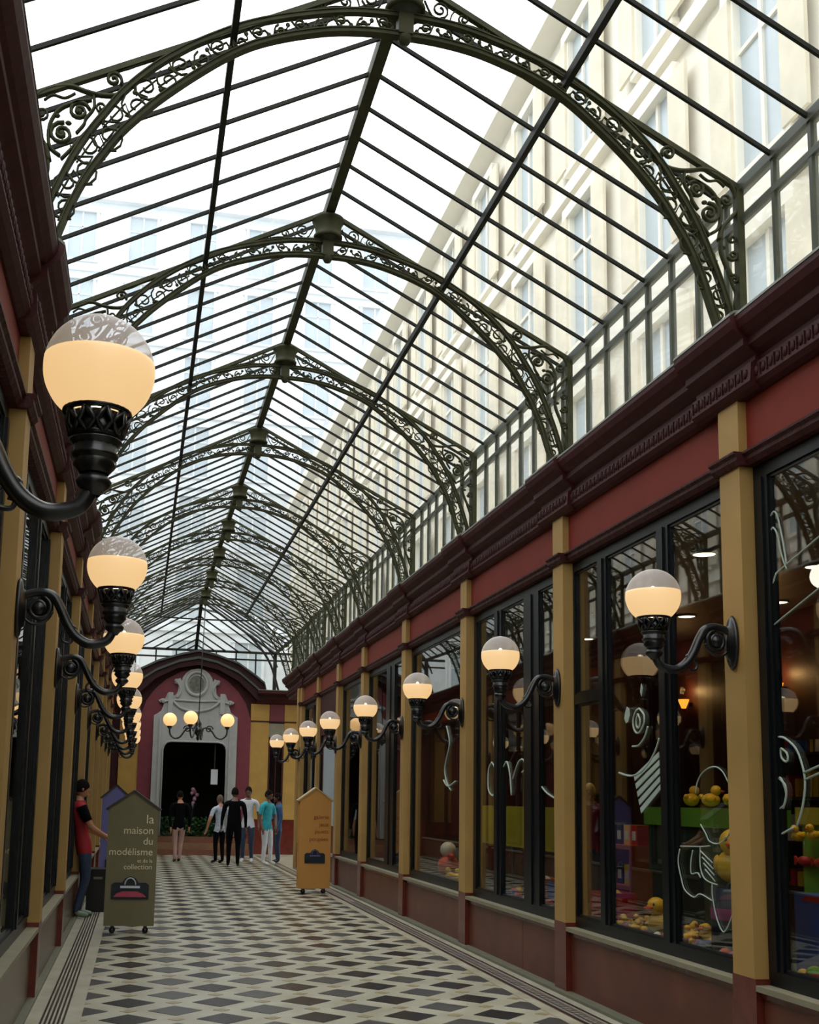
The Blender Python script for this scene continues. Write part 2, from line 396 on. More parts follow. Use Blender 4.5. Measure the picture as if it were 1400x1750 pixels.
struct('wall_back', MB().box(-3.6, 7.5, YB-.2, YB, 0, 7.5), PLASTER)

# ------------------------------------------------------------------ glazed roof
ce = struct('ceiling')
def bars(y0, y1):                            # bar positions counted from the far truss
    n = 8 if y1-y0 > 2.7 else 6; st = .41 if y1-y0 > 2.7 else (y1-y0)/6
    return [y1-k*st for k in range(1, n)]
MB().bar((CX, YB, ZR-.03), (CX, 31.0, ZR-.03), .085, .10).obj('ridge_beam', IRON, ce)
for s in (-1, 1):
    MB().bar((X(s, UP), YB, ZP-.05), (X(s, UP), 29.6, ZP-.05), .042, .065).obj('purlin', BAR, ce)
    MB().bar((X(s, UE), YB, ZE), (X(s, UE), 29.0, ZE), .07, .07).obj('eave_beam', IRON2, ce)
    MB().bar((X(s, UE), YB, ZE-.24), (X(s, UE), 29.0, ZE-.24), .05, .045).obj('clerestory_rail', IRON2, ce)
    MB().bar((X(s, UE), YB, ZS+.03), (X(s, UE), 29.0, ZS+.03), .06, .05).obj('clerestory_sill', IRON2, ce)
YT = [.37, P0]+TY
meshes = {}
def half_pane(s, w, lower):
    k = (s, round(w, 3), lower)
    if k not in meshes:
        u0, u1 = (UP, UE) if lower else (.0, UP); z0, z1 = zr(u0)+.012, zr(u1)+.012
        me = MB().add([(s*u0, 0, z0), (s*u1, 0, z1), (s*u1, w, z1), (s*u0, w, z0)], [(0, 1, 2, 3)]).mesh('pane', ROOFG); meshes[k] = me
    return meshes[k]
bar_me = {s: MB().bar((s*.03, 0, zr(.03)-.012), (s*UE, 0, zr(UE)-.012), .022, .027).mesh('glazing_bar', BAR) for s in (-1, 1)}
mul_me = MB().bar((0, 0, ZS), (0, 0, ZE), .045, .032, up=(0, 1, 0)).mesh('clerestory_mullion', IRON2)
npane = 0
for i in range(len(YT)-1):
    y0, y1 = YT[i], YT[i+1]; bs = sorted(bars(y0, y1))
    for s in (-1, 1):
        for y in bs:
            put('glazing_bar', bar_me[s], ce, (CX, y, 0))
            if s > 0 or i > 1: put('clerestory_mullion', mul_me, ce, (X(s, UE), y, 0))
        e = [y0]+bs+[y1]
        for k in range(len(e)-1):
            for lower in (False, True):
                put('pane', half_pane(s, e[k+1]-e[k], lower), ce, (CX, e[k], 0)); npane += 1
            if s > 0 and i >= 1:
                xe = X(s, UE)
                for za, zb in ((ZS+.05, ZE-.26), (ZE-.22, ZE-.03)):
                    key = ('c', round(e[k+1]-e[k], 3), za)
                    if key not in meshes: meshes[key] = MB().add([(0, 0, za), (0, e[k+1]-e[k], za), (0, e[k+1]-e[k], zb), (0, 0, zb)], [(0, 1, 2, 3)]).mesh('clerestory_pane', ROOFG)
                    put('clerestory_pane', meshes[key], ce, (xe, e[k], 0))
g = MB()
for s in (-1, 1): g.add([(CX, YB, ZR), (X(s, UE), YB, ZE), (X(s, UE), .37, ZE), (CX, .37, ZR)], [(0, 1, 2, 3)])
g.add([(X(-1, UE), YB, ZS), (X(-1, UE), 29, ZS), (X(-1, UE), 29, ZE), (X(-1, UE), YB, ZE)], [(0, 1, 2, 3)])
g.add([(X(1, UE), YB, ZS), (X(1, UE), P0, ZS), (X(1, UE), P0, ZE), (X(1, UE), YB, ZE)], [(0, 1, 2, 3)])
tag(g.obj('glazing_sheet', ROOFG, ce), kind='stuff')
# hipped end over the crossing
AY, HY, ZH = 30.9, 33.25, 5.92
apex = Vector((CX, AY, ZR))
hip = root('hipped_glass_end', kind='structure')
hb = MB(); cornL, cornR = Vector((CX-UE, HY, ZH)), Vector((CX+UE, HY, ZH)); foot = Vector((CX, HY, ZH))
MB().bar(apex, foot, .09, .07).obj('centre_rib', BAR, hip)
for c in (cornL, cornR): MB().bar(apex, c, .05, .06).obj('hip_rafter', BAR, hip)
for fr in (.12, .30, .46, .62, .76, .88):
    p = apex.lerp(foot, fr)
    for s in (-1, 1):
        MB().bar(p, (CX+s*(UE*(1-fr)), HY, ZH), .03, .035).obj('glazing_bar', BAR, hip)
for s in (-1, 1):
    for k in range(1, 6):
        t = k/6.0; a = Vector((CX, TY[8]+(AY-TY[8])*t, ZR)); yy = TY[8]+.35+(HY-TY[8]-.4)*t; b = Vector((CX+s*UE, yy, ZE+(ZH-ZE)*(yy-TY[8])/(HY-TY[8])))
        MB().bar(a, b, .03, .035).obj('glazing_bar', BAR, hip)
g = MB(); g.add([apex, cornL, cornR], [(0, 1, 2)])
for s in (-1, 1): g.add([(CX, TY[8], ZR), apex, (CX+s*UE, HY, ZH), (CX+s*UE, TY[8], ZE)], [(0, 1, 2, 3)])
g.obj('pane', ROOFG, hip)
MB().bar((CX-UE-.6, HY, ZH), (CX+UE+2.5, HY, ZH), .06, .07).obj('eave_beam', BAR, hip)
MB().bar((CX-UE-.6, HY, ZH-.22), (CX+UE+2.5, HY, ZH-.22), .05, .045).obj('clerestory_rail', BAR, hip)
for k in range(-6, 11):
    x = CX+k*.59+.02
    if -1.2 < x < 6: MB().bar((x, HY, 4.55), (x, HY, ZH), .04, .05, up=(0, 1, 0)).obj('clerestory_mullion', BAR, hip)
for s in (-1, 1): MB().bar((X(s, UE), HY-.05, 4.55), (X(s, UE), HY-.05, ZH), .10, .10, up=(0, 1, 0)).obj('corner_post', BAR, hip)
MB().add([(-1.5, HY, 4.5), (6.2, HY, 4.5), (6.2, HY, ZH), (-1.5, HY, ZH)], [(0, 1, 2, 3)]).obj('clerestory_pane', ROOFG, hip)
g = MB(); g.add([(X(1, UE), TY[8], ZE), (8, TY[8], ZE), (8, HY, ZH), (X(1, UE), HY, ZH)], [(0, 1, 2, 3)]).obj('side_glazing', ROOFG, hip)
MB().bar((X(1, UE), TY[8], ZE), (8, TY[8], ZE), .06, .07).obj('side_beam', BAR, hip)
tr = [(CX+2.2*math.sin(t*PI/2), 30.0, 6.42-.10*math.cos(t*PI/2)**2+.02) for t in [k/8 for k in range(-8, 9)]]
MB().tube(tr, .022, 6).obj('tie_rod', BAR, hip)

for s in (-1, 1):
    MB().bar((X(s, UE), 29.0, ZE), (X(s, UE), HY, ZH), .07, .07).obj('eave_beam', BAR, hip)
    MB().bar((X(s, UE), 28.9, 4.4), (X(s, UE), 28.9, ZE), .09, .09, up=(0, 1, 0)).obj('corner_post', BAR, hip)
# ------------------------------------------------------------------ trusses
INTR = [(0, 6.56), (.16, 6.558), (.32, 6.545), (.48, 6.52), (.63, 6.48), (.81, 6.42), (.99, 6.34), (1.16, 6.23), (1.32, 6.10), (1.45, 5.985), (1.57, 5.87), (1.67, 5.76), (1.77, 5.64), (1.86, 5.50), (1.95, 5.35), (2.01, 5.22), (2.06, 5.09), (2.11, 4.93), (2.15, 4.80), (2.165, 4.70)]
OUTR = [(0, 6.70), (.16, 6.698), (.32, 6.685), (.48, 6.655), (.65, 6.61), (.83, 6.555), (1.0, 6.49), (1.14, 6.42), (1.34, 6.30), (1.45, 6.22), (1.55, 6.14), (1.64, 6.055), (1.72, 5.97), (1.80, 5.87), (1.87, 5.76), (1.97, 5.60), (2.06, 5.42), (2.14, 5.22), (2.21, 5.02), (2.29, 4.74)]
def spiral(c, r0, a0, turns, k=.22, n=None, dirn=1):
    n = n or max(8, int(turns*12)); out = []
    for i in range(n+1):
        t = i/n; r = r0*(1-(1-k)*t); a = a0+dirn*turns*2*PI*t; out.append((c[0]+r*math.cos(a), c[1]+r*math.sin(a)))
    return out
def offset(line, d):
    out = []
    for i in range(len(line)):
        a = Vector(line[max(i-1, 0)]); b = Vector(line[min(i+1, len(line)-1)]); t = (b-a).normalized(); out.append((line[i][0]-t.y*d, line[i][1]+t.x*d))
    return out
def smooth(pts, n=4):
    out = []; P = [Vector(p) for p in pts]
    for i in range(len(P)-1):
        p0 = P[max(i-1, 0)]; p1 = P[i]; p2 = P[i+1]; p3 = P[min(i+2, len(P)-1)]
        for k in range(n):
            t = k/n; out.append(tuple(.5*((2*p1)+(p2-p0)*t+(2*p0-5*p1+4*p2-p3)*t*t+(3*p1-p0-3*p2+p3)*t**3)))
    out.append(tuple(P[-1])); return out
def xz(line, s, y=0): return [(s*u, y, z) for u, z in line]
def truss_parts():
    P = []
    for nm, line, wd in (('inner_arch', INTR, .060), ('outer_arch', OUTR, .046)):
        full = [(-u, z) for u, z in reversed(line)]+[(u, z) for u, z in line[1:]]
        full = smooth(full, 3); a = offset(full, .013); b = offset(full, -.013); mb = MB(); mb.strip(a, b, -wd/2, wd/2)
        a = offset(full, .019); b = offset(full, .011); mb.strip(a, b, -wd/2-.008, wd/2+.008)
        P.append((nm, mb.mesh(nm, IRON)))
    for s in (-1, 1):
        P.append(('rafter', MB().bar((s*.02, 0, zr(.02)-.02), (s*UE, 0, zr(UE)-.02), .04, .036).mesh('rafter', IRON)))
        P.append(('post', MB().box(s*(UE-.03)-.02, s*(UE-.03)+.03, -.03, .03, 4.70, ZE-.02).mesh('post', IRON)))
        sw = MB(); ft = (1.5, .8); R = .0085
        def T(line, r=R): sw.tube(xz(line, s), r, 5, flat=ft)
        # between the two chords
        L = 0; prev = None; side = 1; acc = 0
        mids = [((a[0]+b[0])/2, (a[1]+b[1])/2, math.dist(a, b)) for a, b in zip(INTR, OUTR)]
        fine = []
        for i in range(len(mids)-1):
            for k in range(8):
                t = k/8; fine.append(tuple(mids[i][q]*(1-t)+mids[i+1][q]*t for q in range(3)))
        for i in range(1, len(fine)):
            acc += math.dist(fine[i][:2], fine[i-1][:2])
            if acc > .125:
                acc = 0; gap = fine[i][2]; tx, tz = fine[i][0]-fine[i-1][0], fine[i][1]-fine[i-1][1]; ang = math.atan2(tz, tx); r = gap*.30
                c = (fine[i][0]-math.sin(ang)*side*gap*.08, fine[i][1]+math.cos(ang)*side*gap*.08)
                T(spiral(c, r, ang-side*PI/2, 1.35, .2, 14, side), .009)
                q = (c[0]+math.cos(ang)*.05-math.sin(ang)*side*gap*.22, c[1]+math.sin(ang)*.05+math.cos(ang)*side*gap*.22)
                e = (c[0]-math.cos(ang)*.06+math.sin(ang)*side*gap*.22, c[1]-math.sin(ang)*.06-math.cos(ang)*side*gap*.22)
                T([q, (c[0]+math.cos(ang)*r, c[1]+math.sin(ang)*r), c, (c[0]-math.cos(ang)*r, c[1]-math.sin(ang)*r), e], .008)
                sw.ball((s*e[0], 0, e[1]), .016, .014, .016, 6, 4)
                side = -side
        # crown spandrel
        for c, r, a0, tn, d in (((.235, 6.79), .062, -PI/2, 1.5, 1), ((.40, 6.745), .042, -PI/2, 1.4, -1), ((.55, 6.69), .032, -PI/2, 1.3, 1), ((.67, 6.645), .024, -PI/2, 1.2, -1)):
            T(spiral(c, r, a0, tn, .25, 16, d))
        T(smooth([(.13, 6.84), (.20, 6.72), (.33, 6.71), (.47, 6.70), (.62, 6.65), (.82, 6.58)]), .008)
        T(smooth([(.30, 6.70), (.33, 6.79), (.42, 6.80), (.50, 6.72)]), .007)
        # haunch spandrel
        T(smooth([(1.70, 5.985), (1.80, 5.89), (1.90, 5.868), (2.0, 5.88), (2.08, 5.90), (2.17, 5.885), (2.25, 5.845), (2.30, 5.785), (2.325, 5.72)]), .017)
        T(spiral((1.835, 5.985), .052, -PI*.8, 1.5, .2, 18, -1), .014)
        T(spiral((2.03, 5.745), .065, PI*.9, 1.6, .2, 20, -1), .015)
        T(spiral((2.125, 5.585), .075, PI*.55, 1.7, .2, 20, -1), .015)
        T(smooth([(1.95, 5.87), (1.945, 5.78), (1.99, 5.70), (2.0, 5.66), (2.04, 5.60)]), .013)
        T(smooth([(1.96, 5.83), (2.05, 5.80), (2.13, 5.755), (2.18, 5.69), (2.205, 5.60), (2.19, 5.49), (2.13, 5.44)]), .015)
        T(smooth([(2.19, 5.40), (2.215, 5.49), (2.27, 5.56), (2.335, 5.63)]), .020)
        T(smooth([(2.215, 5.50), (2.20, 5.42), (2.20, 5.32), (2.235, 5.22), (2.27, 5.15)]), .017)
        T(spiral((2.285, 5.30), .038, PI*1.1, 1.4, .2, 14, 1), .013)
        T(spiral((2.288, 5.13), .034, PI*.9, 1.4, .2, 14, -1), .013)
        T(smooth([(2.24, 5.20), (2.275, 5.10), (2.30, 5.03), (2.29, 4.95), (2.31, 4.86)]), .013)
        T(spiral((1.48, 6.235), .018, 0, 1.2, .3, 10, 1), .006); T(spiral((1.60, 6.165), .030, -PI*.7, 1.3, .25, 12, -1), .008)
        T(smooth([(1.34, 6.31), (1.45, 6.27), (1.58, 6.20), (1.70, 6.10), (1.80, 6.05), (1.9, 6.04)]), .008)
        T(spiral((1.90, 5.79), .035, -PI*.5, 1.3, .25, 12, 1), .010); T(spiral((2.25, 5.70), .045, -PI*.2, 1.4, .25, 14, -1), .010)
        T(spiral((2.285, 5.42), .03, PI, 1.2, .3, 12, 1), .010); T(smooth([(2.06, 5.86), (2.12, 5.82), (2.19, 5.83), (2.24, 5.79)]), .010)
        T(smooth([(1.88, 5.72), (1.98, 5.62), (2.06, 5.50), (2.12, 5.42)]), .013)
        for c in ((2.16, 5.70), (2.09, 5.66), (1.99, 5.82), (2.22, 5.35)): sw.ball((s*c[0], 0, c[1]), .022, .02, .014, 6, 4)
        sw.ball((s*2.125, 0, 5.585), .024, .02, .024, 8, 5); sw.ball((s*2.03, 0, 5.745), .022, .02, .022, 8, 5)
        P.append(('scrollwork', sw.mesh('scrollwork', IRON)))
    bs = MB().lathe([(.135, 6.93), (.15, 6.92), (.15, 6.90), (.13, 6.88), (.115, 6.80), (.12, 6.765), (.135, 6.755), (.13, 6.73), (.105, 6.73), (.105, 6.76), (.10, 6.80), (.11, 6.88), (.11, 6.93), (.135, 6.93)], 20)
    bs.box(-.05, .05, -.045, .045, 6.56, 6.70); bs.lathe([(.0, 6.50), (.03, 6.51), (.05, 6.55), (.04, 6.58)], 12)
    P.append(('ridge_boss', bs.mesh('ridge_boss', IRON)))
    return P
TP = truss_parts()
ordn = ['nearest the camera, crown cut by the picture edge', 'second from the camera, with the square boss under the ridge', 'third from the camera', 'fourth from the camera', 'fifth from the camera', 'sixth from the camera', 'seventh from the camera', 'eighth from the camera', 'last one before the hipped glass end']
for i, y in enumerate(TY):
    r = root('arched_truss', 'olive green iron arched truss, '+ordn[i], 'truss', (CX, y, 0), group='arched trusses under the glass roof')
    for nm, me in TP: put(nm, me, r)
r = root('arched_truss', 'slender dark iron arch under the hipped glass, above the end gable', 'truss', (CX, 32.42, 0), group='arched trusses under the glass roof')
EA = [(0, 7.02), (.3, 6.99), (.6, 6.93), (1.05, 6.66), (1.45, 6.34), (1.75, 6.05), (2.0, 5.74), (2.2, 5.35), (2.4, 4.72)]
fu = smooth([(-u, z) for u, z in reversed(EA)]+EA[1:], 4)
MB().strip(offset(fu, .03), offset(fu, -.03), -.03, .03).obj('inner_arch', BAR, r)
fo = offset(fu, .16); mb = MB(); mb.strip(offset(fo[4:-4], .018), offset(fo[4:-4], -.018), -.025, .025)
mb.obj('outer_arch', BAR, r)

# ------------------------------------------------------------------ bracket lamps
def lamp_parts():
    P = []
    pl = MB().lathe([(0, .0), (.062, .0), (.070, .012), (.062, .028), (.045, .034), (.040, .05), (.0, .055)], 24, (0, 0, 2.66), 1, 2.55, 'x')
    # lathe axis x maps (x->y, y->z)
    P.append(('wall_plate', pl.mesh('wall_plate', BLACK), None))
    arm = smooth([(.04, 0, 2.73), (.085, 0, 2.75), (.15, 0, 2.757), (.205, 0, 2.735), (.245, 0, 2.67), (.285, 0, 2.585), (.335, 0, 2.515), (.40, 0, 2.475), (.46, 0, 2.475), (.515, 0, 2.50), (.545, 0, 2.56), (.55, 0, 2.60)], 4)
    rr = [.022+.007*math.sin(i/len(arm)*PI) for i in range(len(arm))]
    P.append(('arm', MB().tube(arm, rr, 10).mesh('arm', BLACK), None))
    sc = MB(); sp = spiral((.125, 2.665), .072, PI*.45, 1.55, .3, 26, -1)
    sc.tube([(u, 0, z) for u, z in sp], .017, 8); sc.ball((.125, 0, 2.665), .042, .036, .042, 12, 8)
    sc.tube([(u, 0, z) for u, z in smooth([(.30, 2.56), (.26, 2.52), (.27, 2.48), (.31, 2.475), (.32, 2.50), (.30, 2.51)])], .009, 6)
    P.append(('scroll', sc.mesh('scroll', BLACK), None))
    lf = MB()
    for c, r in (((.262, 2.63), .03), ((.31, 2.555), .032), ((.23, 2.70), .026)): lf.ball((c[0], 0, c[1]), r, .022, r*.8, 8, 5)
    lf.tube([(u, 0, z) for u, z in smooth([(.05, 2.60), (.09, 2.575), (.14, 2.58), (.18, 2.61), (.20, 2.65)])], .01, 6)
    P.append(('acanthus_leaf', lf.mesh('acanthus_leaf', BLACK), None))
    nk = MB().lathe([(.02, 2.53), (.032, 2.545), (.05, 2.56), (.056, 2.575), (.045, 2.59), (.036, 2.60), (.042, 2.63), (.07, 2.65), (.074, 2.66), (.06, 2.672), (.062, 2.68), (.08, 2.70), (.082, 2.705), (.06, 2.71)], 20, (.55, 0, 0))
    P.append(('neck', nk.mesh('neck', BLACK), None))
    cup = MB().lathe([(.06, 2.70), (.078, 2.715), (.082, 2.725), (.072, 2.725), (.055, 2.70)], 24, (.55, 0, 0))
    cup.lathe([(.098, 2.785), (.108, 2.79), (.106, 2.802), (.100, 2.812), (.092, 2.80), (.093, 2.787), (.098, 2.785)], 28, (.55, 0, 0))
    for k in range(10):
        a = 2*PI*k/10; ca, sa = math.cos(a), math.sin(a); a2 = a+.3; c2, s2 = math.cos(a2), math.sin(a2); a3 = a-.3
        cup.tube([(.55+.078*ca, .078*sa, 2.72), (.55+.088*c2, .088*s2, 2.75), (.55+.098*ca, .098*sa, 2.79)], .010, 5)
        cup.tube([(.55+.078*ca, .078*sa, 2.72), (.55+.088*math.cos(a3), .088*math.sin(a3), 2.75), (.55+.098*ca, .098*sa, 2.79)], .010, 5)
    cup.lathe([(.066, 2.715), (.088, 2.785), (.0, 2.786)], 20, (.55, 0, 0))
    cup.lathe([(.045, 2.60), (.066, 2.625), (.06, 2.64), (.07, 2.70), (.05, 2.71)], 16, (.55, 0, 0))
    P.append(('pierced_gallery', cup.mesh('pierced_gallery', BLACK), None))
    R = .172; zc = 2.935; zf = zc+.028
    a_lo = math.asin((zf-zc)/R); a_b = -math.acos(.098/R)
    lo = [(R*math.cos(t), R*math.sin(t)) for t in [a_b+(a_lo-a_b)*k/14 for k in range(15)]]
    lo2 = [(.985*r, z) for r, z in reversed(lo)]
    P.append(('frosted_globe', MB().lathe(lo+lo2, 32, (.55, 0, zc)).mesh('frosted_globe', FROST), 'glowing cream frosted lower bowl of the globe'))
    hi = [(R*math.cos(t)*.998, R*math.sin(t)) for t in [a_lo+(PI/2-a_lo)*k/10 for k in range(11)]]
    P.append(('clear_dome', MB().lathe(hi, 32, (.55, 0, zc)).mesh('clear_dome', CLEARD), 'clear glass upper dome of the globe'))
    P.append(('bulb', MB().ball((.55, 0, zf+.012), .017, .017, .026, 10, 7).tube([(.55, 0, 2.80), (.55, 0, zf-.01)], .018, 8).mesh('bulb', BULB), None))
    return P
LP = lamp_parts()
def lamp(y, s, label):
    r = root('bracket_lamp', label, 'lamp', (X(s, UW), y, 0), PI if s > 0 else 0, 'globe lamps on black wall brackets')
    for nm, me, lb in LP:
        o = put(nm, me, r)
        if lb: o['label'] = lb
nth = ['nearest', 'second nearest', 'third nearest', 'fourth nearest', 'fifth nearest', 'sixth nearest', 'seventh nearest', 'farthest']
for i in range(8): lamp(TY[i], 1, 'black bracket globe lamp on the toy shop side pilasters, %s one' % nth[i])
nl = ['large nearest', 'second', 'third', 'fourth', 'fifth', 'sixth', 'seventh', 'eighth', 'farthest']
for i, y in enumerate([P0]+TY[:8]): lamp(y, -1, 'black bracket globe lamp on the side of the man in red, %s one' % nl[i])

# chandelier
ch = root('globe_chandelier', 'black iron chandelier with glowing round globes hanging before the end portal', 'chandelier', (CX-.06, 28.8, 0))
MB().tube([(0, 0, 3.5), (0.06, 0, 6.5)], .014, 6).obj('rod', BLACK, ch)
MB().lathe([(0, 3.02), (.03, 3.05), (.05, 3.10), (.03, 3.14), (.10, 3.22), (.15, 3.28), (.12, 3.34), (.06, 3.38), (.09, 3.45), (.05, 3.52), (.015, 3.6)], 16).obj('body', BLACK, ch)
gl = MB().ball((0, 0, 0), .175, n=20, m=12).mesh('globe', mat('opal_globe', (250, 200, 140), .4, 0, 0, emit=(250, 196, 130), estr=.95)); rr_ = .74
for k, a in enumerate((165, 252, 350, 75)):
    a = math.radians(a); R = rr_ if k < 3 else .5; c, s_ = math.cos(a), math.sin(a)
    MB().tube([(c*q, s_*q, z) for q, z in smooth([(.08, 3.30), (.2*R/.74, 3.36), (.34*R/.74, 3.28), (.46*R/.74, 3.12), (.6*R/.74, 3.08), (R-.02, 3.18), (R, 3.34)])], .022, 8).obj('arm', BLACK, ch)
    MB().tube([(c*q, s_*q, z) for q, z in spiral((.28, 3.32), .10, 0, 1.4, .2, 16, 1)], .018, 6).obj('scroll', BLACK, ch)
    if k < 3:
        MB().lathe([(.03, 3.32), (.06, 3.35), (.07, 3.39), (.05, 3.41)], 14, (c*R, s_*R, 0)).obj('cup', BLACK, ch)
        put('globe', gl, ch, (c*R, s_*R, 3.555))['label'] = 'glowing peach globe'

# ------------------------------------------------------------------ end facade
XF = 1.55
we = struct('wall_end')
def fx(a): return XF+a
MB().box(-4, fx(-1.2), YEND, YEND+.3, 0, 4.5).box(fx(1.2), 9, YEND, YEND+.3, 0, 4.5).box(fx(-1.2), fx(1.2), YEND, YEND+.3, 3.9, 4.5).prism([(fx(a), b) for a, b in [(-2.3, 4.5), (-1.75, 4.5), (-1.6, 4.68), (-1.2, 5.06), (-.6, 5.4), (0, 5.52), (.6, 5.4), (1.2, 5.06), (1.6, 4.68), (1.95, 4.5)]], YEND, YEND+.18).obj('wall_core', DMAROON, we)
arc = [(-1.60, 3.75), (-1.57, 3.95), (-1.44, 4.35), (-1.2, 4.70), (-.9, 4.98), (-.5, 5.22), (0, 5.34), (.5, 5.22), (.9, 4.98), (1.2, 4.70), (1.44, 4.35), (1.57, 3.95), (1.60, 3.75)]
def curve2d(name, loops, m, ext, loc, rot, parent):
    cu = bpy.data.curves.new(name, 'CURVE'); cu.dimensions = '2D'; cu.fill_mode = 'BOTH'; cu.extrude = ext; cu.bevel_depth = .008; cu.materials.append(m)
    for L in loops:
        sp = cu.splines.new('POLY'); sp.points.add(len(L)-1); sp.use_cyclic_u = True
        for p, q in zip(sp.points, L): p.co = (q[0], q[1], 0, 1)
    o = bpy.data.objects.new(name, cu); COL.objects.link(o); o.location = loc; o.rotation_euler = rot; o.parent = parent; return o
door = [(-.92, 0.5), (-.92, 2.95), (-.88, 3.08), (-.80, 3.16), (-.68, 3.19), (.68, 3.19), (.80, 3.16), (.88, 3.08), (.92, 2.95), (.92, 0.5)]
curve2d('rose_arch_panel', [[(-1.60, .5)]+arc+[(1.60, .5)]+[(1.1, .5), (1.1, 3.5), (-1.1, 3.5), (-1.1, .5)]], PINKW, .04, (XF, YEND-.04, 0), (PI/2, 0, 0), we)
wo = [(1.20, 0.5), (1.20, 3.92), (1.10, 3.98), (1.0, 4.06), (.95, 4.20), (.92, 4.30), (1.05, 4.31), (1.09, 4.36), (1.0, 4.41), (.90, 4.41), (.86, 4.50), (.84, 4.57), (.77, 4.60), (.71, 4.56), (.69, 4.50), (.60, 4.53), (.55, 4.62), (.53, 4.85), (.64, 4.88), (.66, 4.95), (.58, 4.99), (.50, 5.02), (.45, 4.92), (.42, 5.05), (.33, 5.18), (.20, 5.28), (.02, 5.32)]
wo = wo+[(-x, z) for x, z in reversed(wo[:-1])]
wi = [(x, z) for x, z in reversed(door)]
port = root('door_2', kind='structure')
curve2d('portal_surround', [wo[:-1]+[wo[-1]]+door], WHITEST, .05, (XF, YEND-.13, 0), (PI/2, 0, 0), port)
def ring(cxx, cz, a, b, n=28): return [(cxx+a*math.cos(2*PI*k/n), cz+b*math.sin(2*PI*k/n)) for k in range(n)]
yo = YEND-.20
MB().tube([(XF+p[0], yo, p[1]) for p in ring(-.02, 4.88, .31, .345)], .05, 8, closed=True).obj('oculus_ring', WHITEST, port)
MB().tube([(XF+p[0], yo, p[1]) for p in ring(-.02, 4.88, .22, .24)], .02, 6, closed=True).obj('oculus_inner_ring', WHITEST, port)
MB().prism(ring(-.02, 4.88, .22, .24), 0, .03).obj('oculus_glass', mat('oculus_grey_glass', (88, 90, 80), .2, 0, .4, 14), port, (XF, yo-.02, 0))
gd = MB()
gd.tube([(XF+u, yo, z) for u, z in smooth([(-.72, 4.40), (-.5, 4.18), (-.2, 4.08), (.1, 4.08), (.45, 4.18), (.70, 4.40)])], .045, 6)
gd.tube([(XF+u, yo, z) for u, z in smooth([(-.95, 4.32), (-.6, 4.38), (0, 4.36), (.6, 4.38), (.95, 4.32)])], .035, 6)
for s in (-1, 1):
    gd.tube([(XF+s*u, yo, z) for u, z in smooth([(.58, 4.45), (.48, 4.6), (.50, 4.8), (.60, 4.93)])], .035, 6)
    gd.tube([(XF+s*u, yo, z) for u, z in spiral((.96, 4.33), .06, 0, 1.3, .3, 14, 1)], .025, 6)
    gd.tube([(XF+s*u, yo, z) for u, z in spiral((.60, 4.94), .05, 0, 1.3, .3, 14, 1)], .022, 6)
    gd.box(XF+s*.68, XF+s*.82, yo-.04, yo+.02, 4.0, 4.6)
    gd.box(XF+s*.98, XF+s*1.04, yo-.02, yo+.02, .5, 3.85)
gd.obj('carved_garland', WHITEST, port)
MB().tube([(XF+u, YEND-.19, z) for u, z in door], .03, 6).obj('door_moulding', WHITEST, port)
# pediment cornice
ped = [(-2.45, 4.72), (-1.95, 4.98), (-1.7, 5.18), (-1.16, 5.46), (-.5, 5.68), (0, 5.80), (.5, 5.70), (1.16, 5.48), (1.7, 5.12), (1.95, 4.92), (2.0, 4.72)]
lowr = [(-2.3, 4.45), (-1.75, 4.45), (-1.6, 4.6), (-1.2, 4.98), (-.6, 5.30), (0, 5.42), (.6, 5.30), (1.2, 4.98), (1.6, 4.6), (1.75, 4.45), (1.95, 4.45)]
MB().strip([(XF+a, b) for a, b in ped], [(XF+a, b) for a, b in lowr], YEND-.34, YEND+.2).obj('pediment', mat('shaded_maroon_pediment', (46, 20, 24), .6, 0, .15, 6, spec=.2), we)  # maroon darkened in the base colour for the dimmer light at the gable
pa = [(a, b+.06) for a, b in ped]
MB().strip([(XF+a, b+.0) for a, b in pa], [(XF+a, b) for a, b in ped], YEND-.42, YEND+.25).obj('pediment_coping', mat('dark_slate_coping', (58, 62, 56), .5), we)
mid = [((a[0]+b[0])/2, (a[1]+b[1])/2+.02) for a, b in zip(ped, lowr)]
MB().strip([(XF+a, b+.035) for a, b in mid], [(XF+a, b-.035) for a, b in mid], YEND-.40, YEND-.3).obj('pediment_moulding', mat('dark_slate_coping', (58, 62, 56), .5), we)
for a, b, zt in ((fx(-6), fx(-1.9), 4.72), (fx(1.75), 9, 4.72)):
    MB().prism([(YEND-.62, zt), (YEND-.62, zt-.08), (YEND-.26, zt-.14), (YEND-.26, zt-.2), (YEND-.1, zt-.34), (YEND+.2, zt-.34), (YEND+.2, zt)], a, b, 'x').obj('cornice', MAROON, we)
    MB().box(a, b, YEND-.64, YEND+.2, zt, zt+.02).obj('cornice_flashing', LEAD, we)
def fpanel(a, b, z0, z1, m, nm='wall_panel', d=.05): MB().box(fx(a)+.006, fx(b)-.006, YEND-d, YEND, z0, z1).obj(nm, m, we)
for a, b in ((1.60, 2.16), (2.60, 3.35), (-2.16, -1.60), (-3.2, -2.4)):
    fpanel(a, b, 1.0, 3.83, YELW); fpanel(a, b, 3.87, 4.36, YELW)
for a, b in ((2.16, 2.60), ):
    fpanel(a, b, 3.87, 4.36, PINKW)
MB().box(fx(1.6), fx(4.5), YEND-.07, YEND, 3.83, 3.87).obj('wall_rail', DMAROON, we)
MB().box(fx(-4), fx(-1.6), YEND-.07, YEND, 3.83, 3.87).obj('wall_rail', DMAROON, we)
MB().box(fx(1.58), 9, YEND-.09, YEND, 0, .98).box(fx(-4), fx(-1.58), YEND-.09, YEND, 0, .98).obj('wall_dado', PLBASE, we)
wn[0] += 1; ew = struct('window_%d' % wn[0])
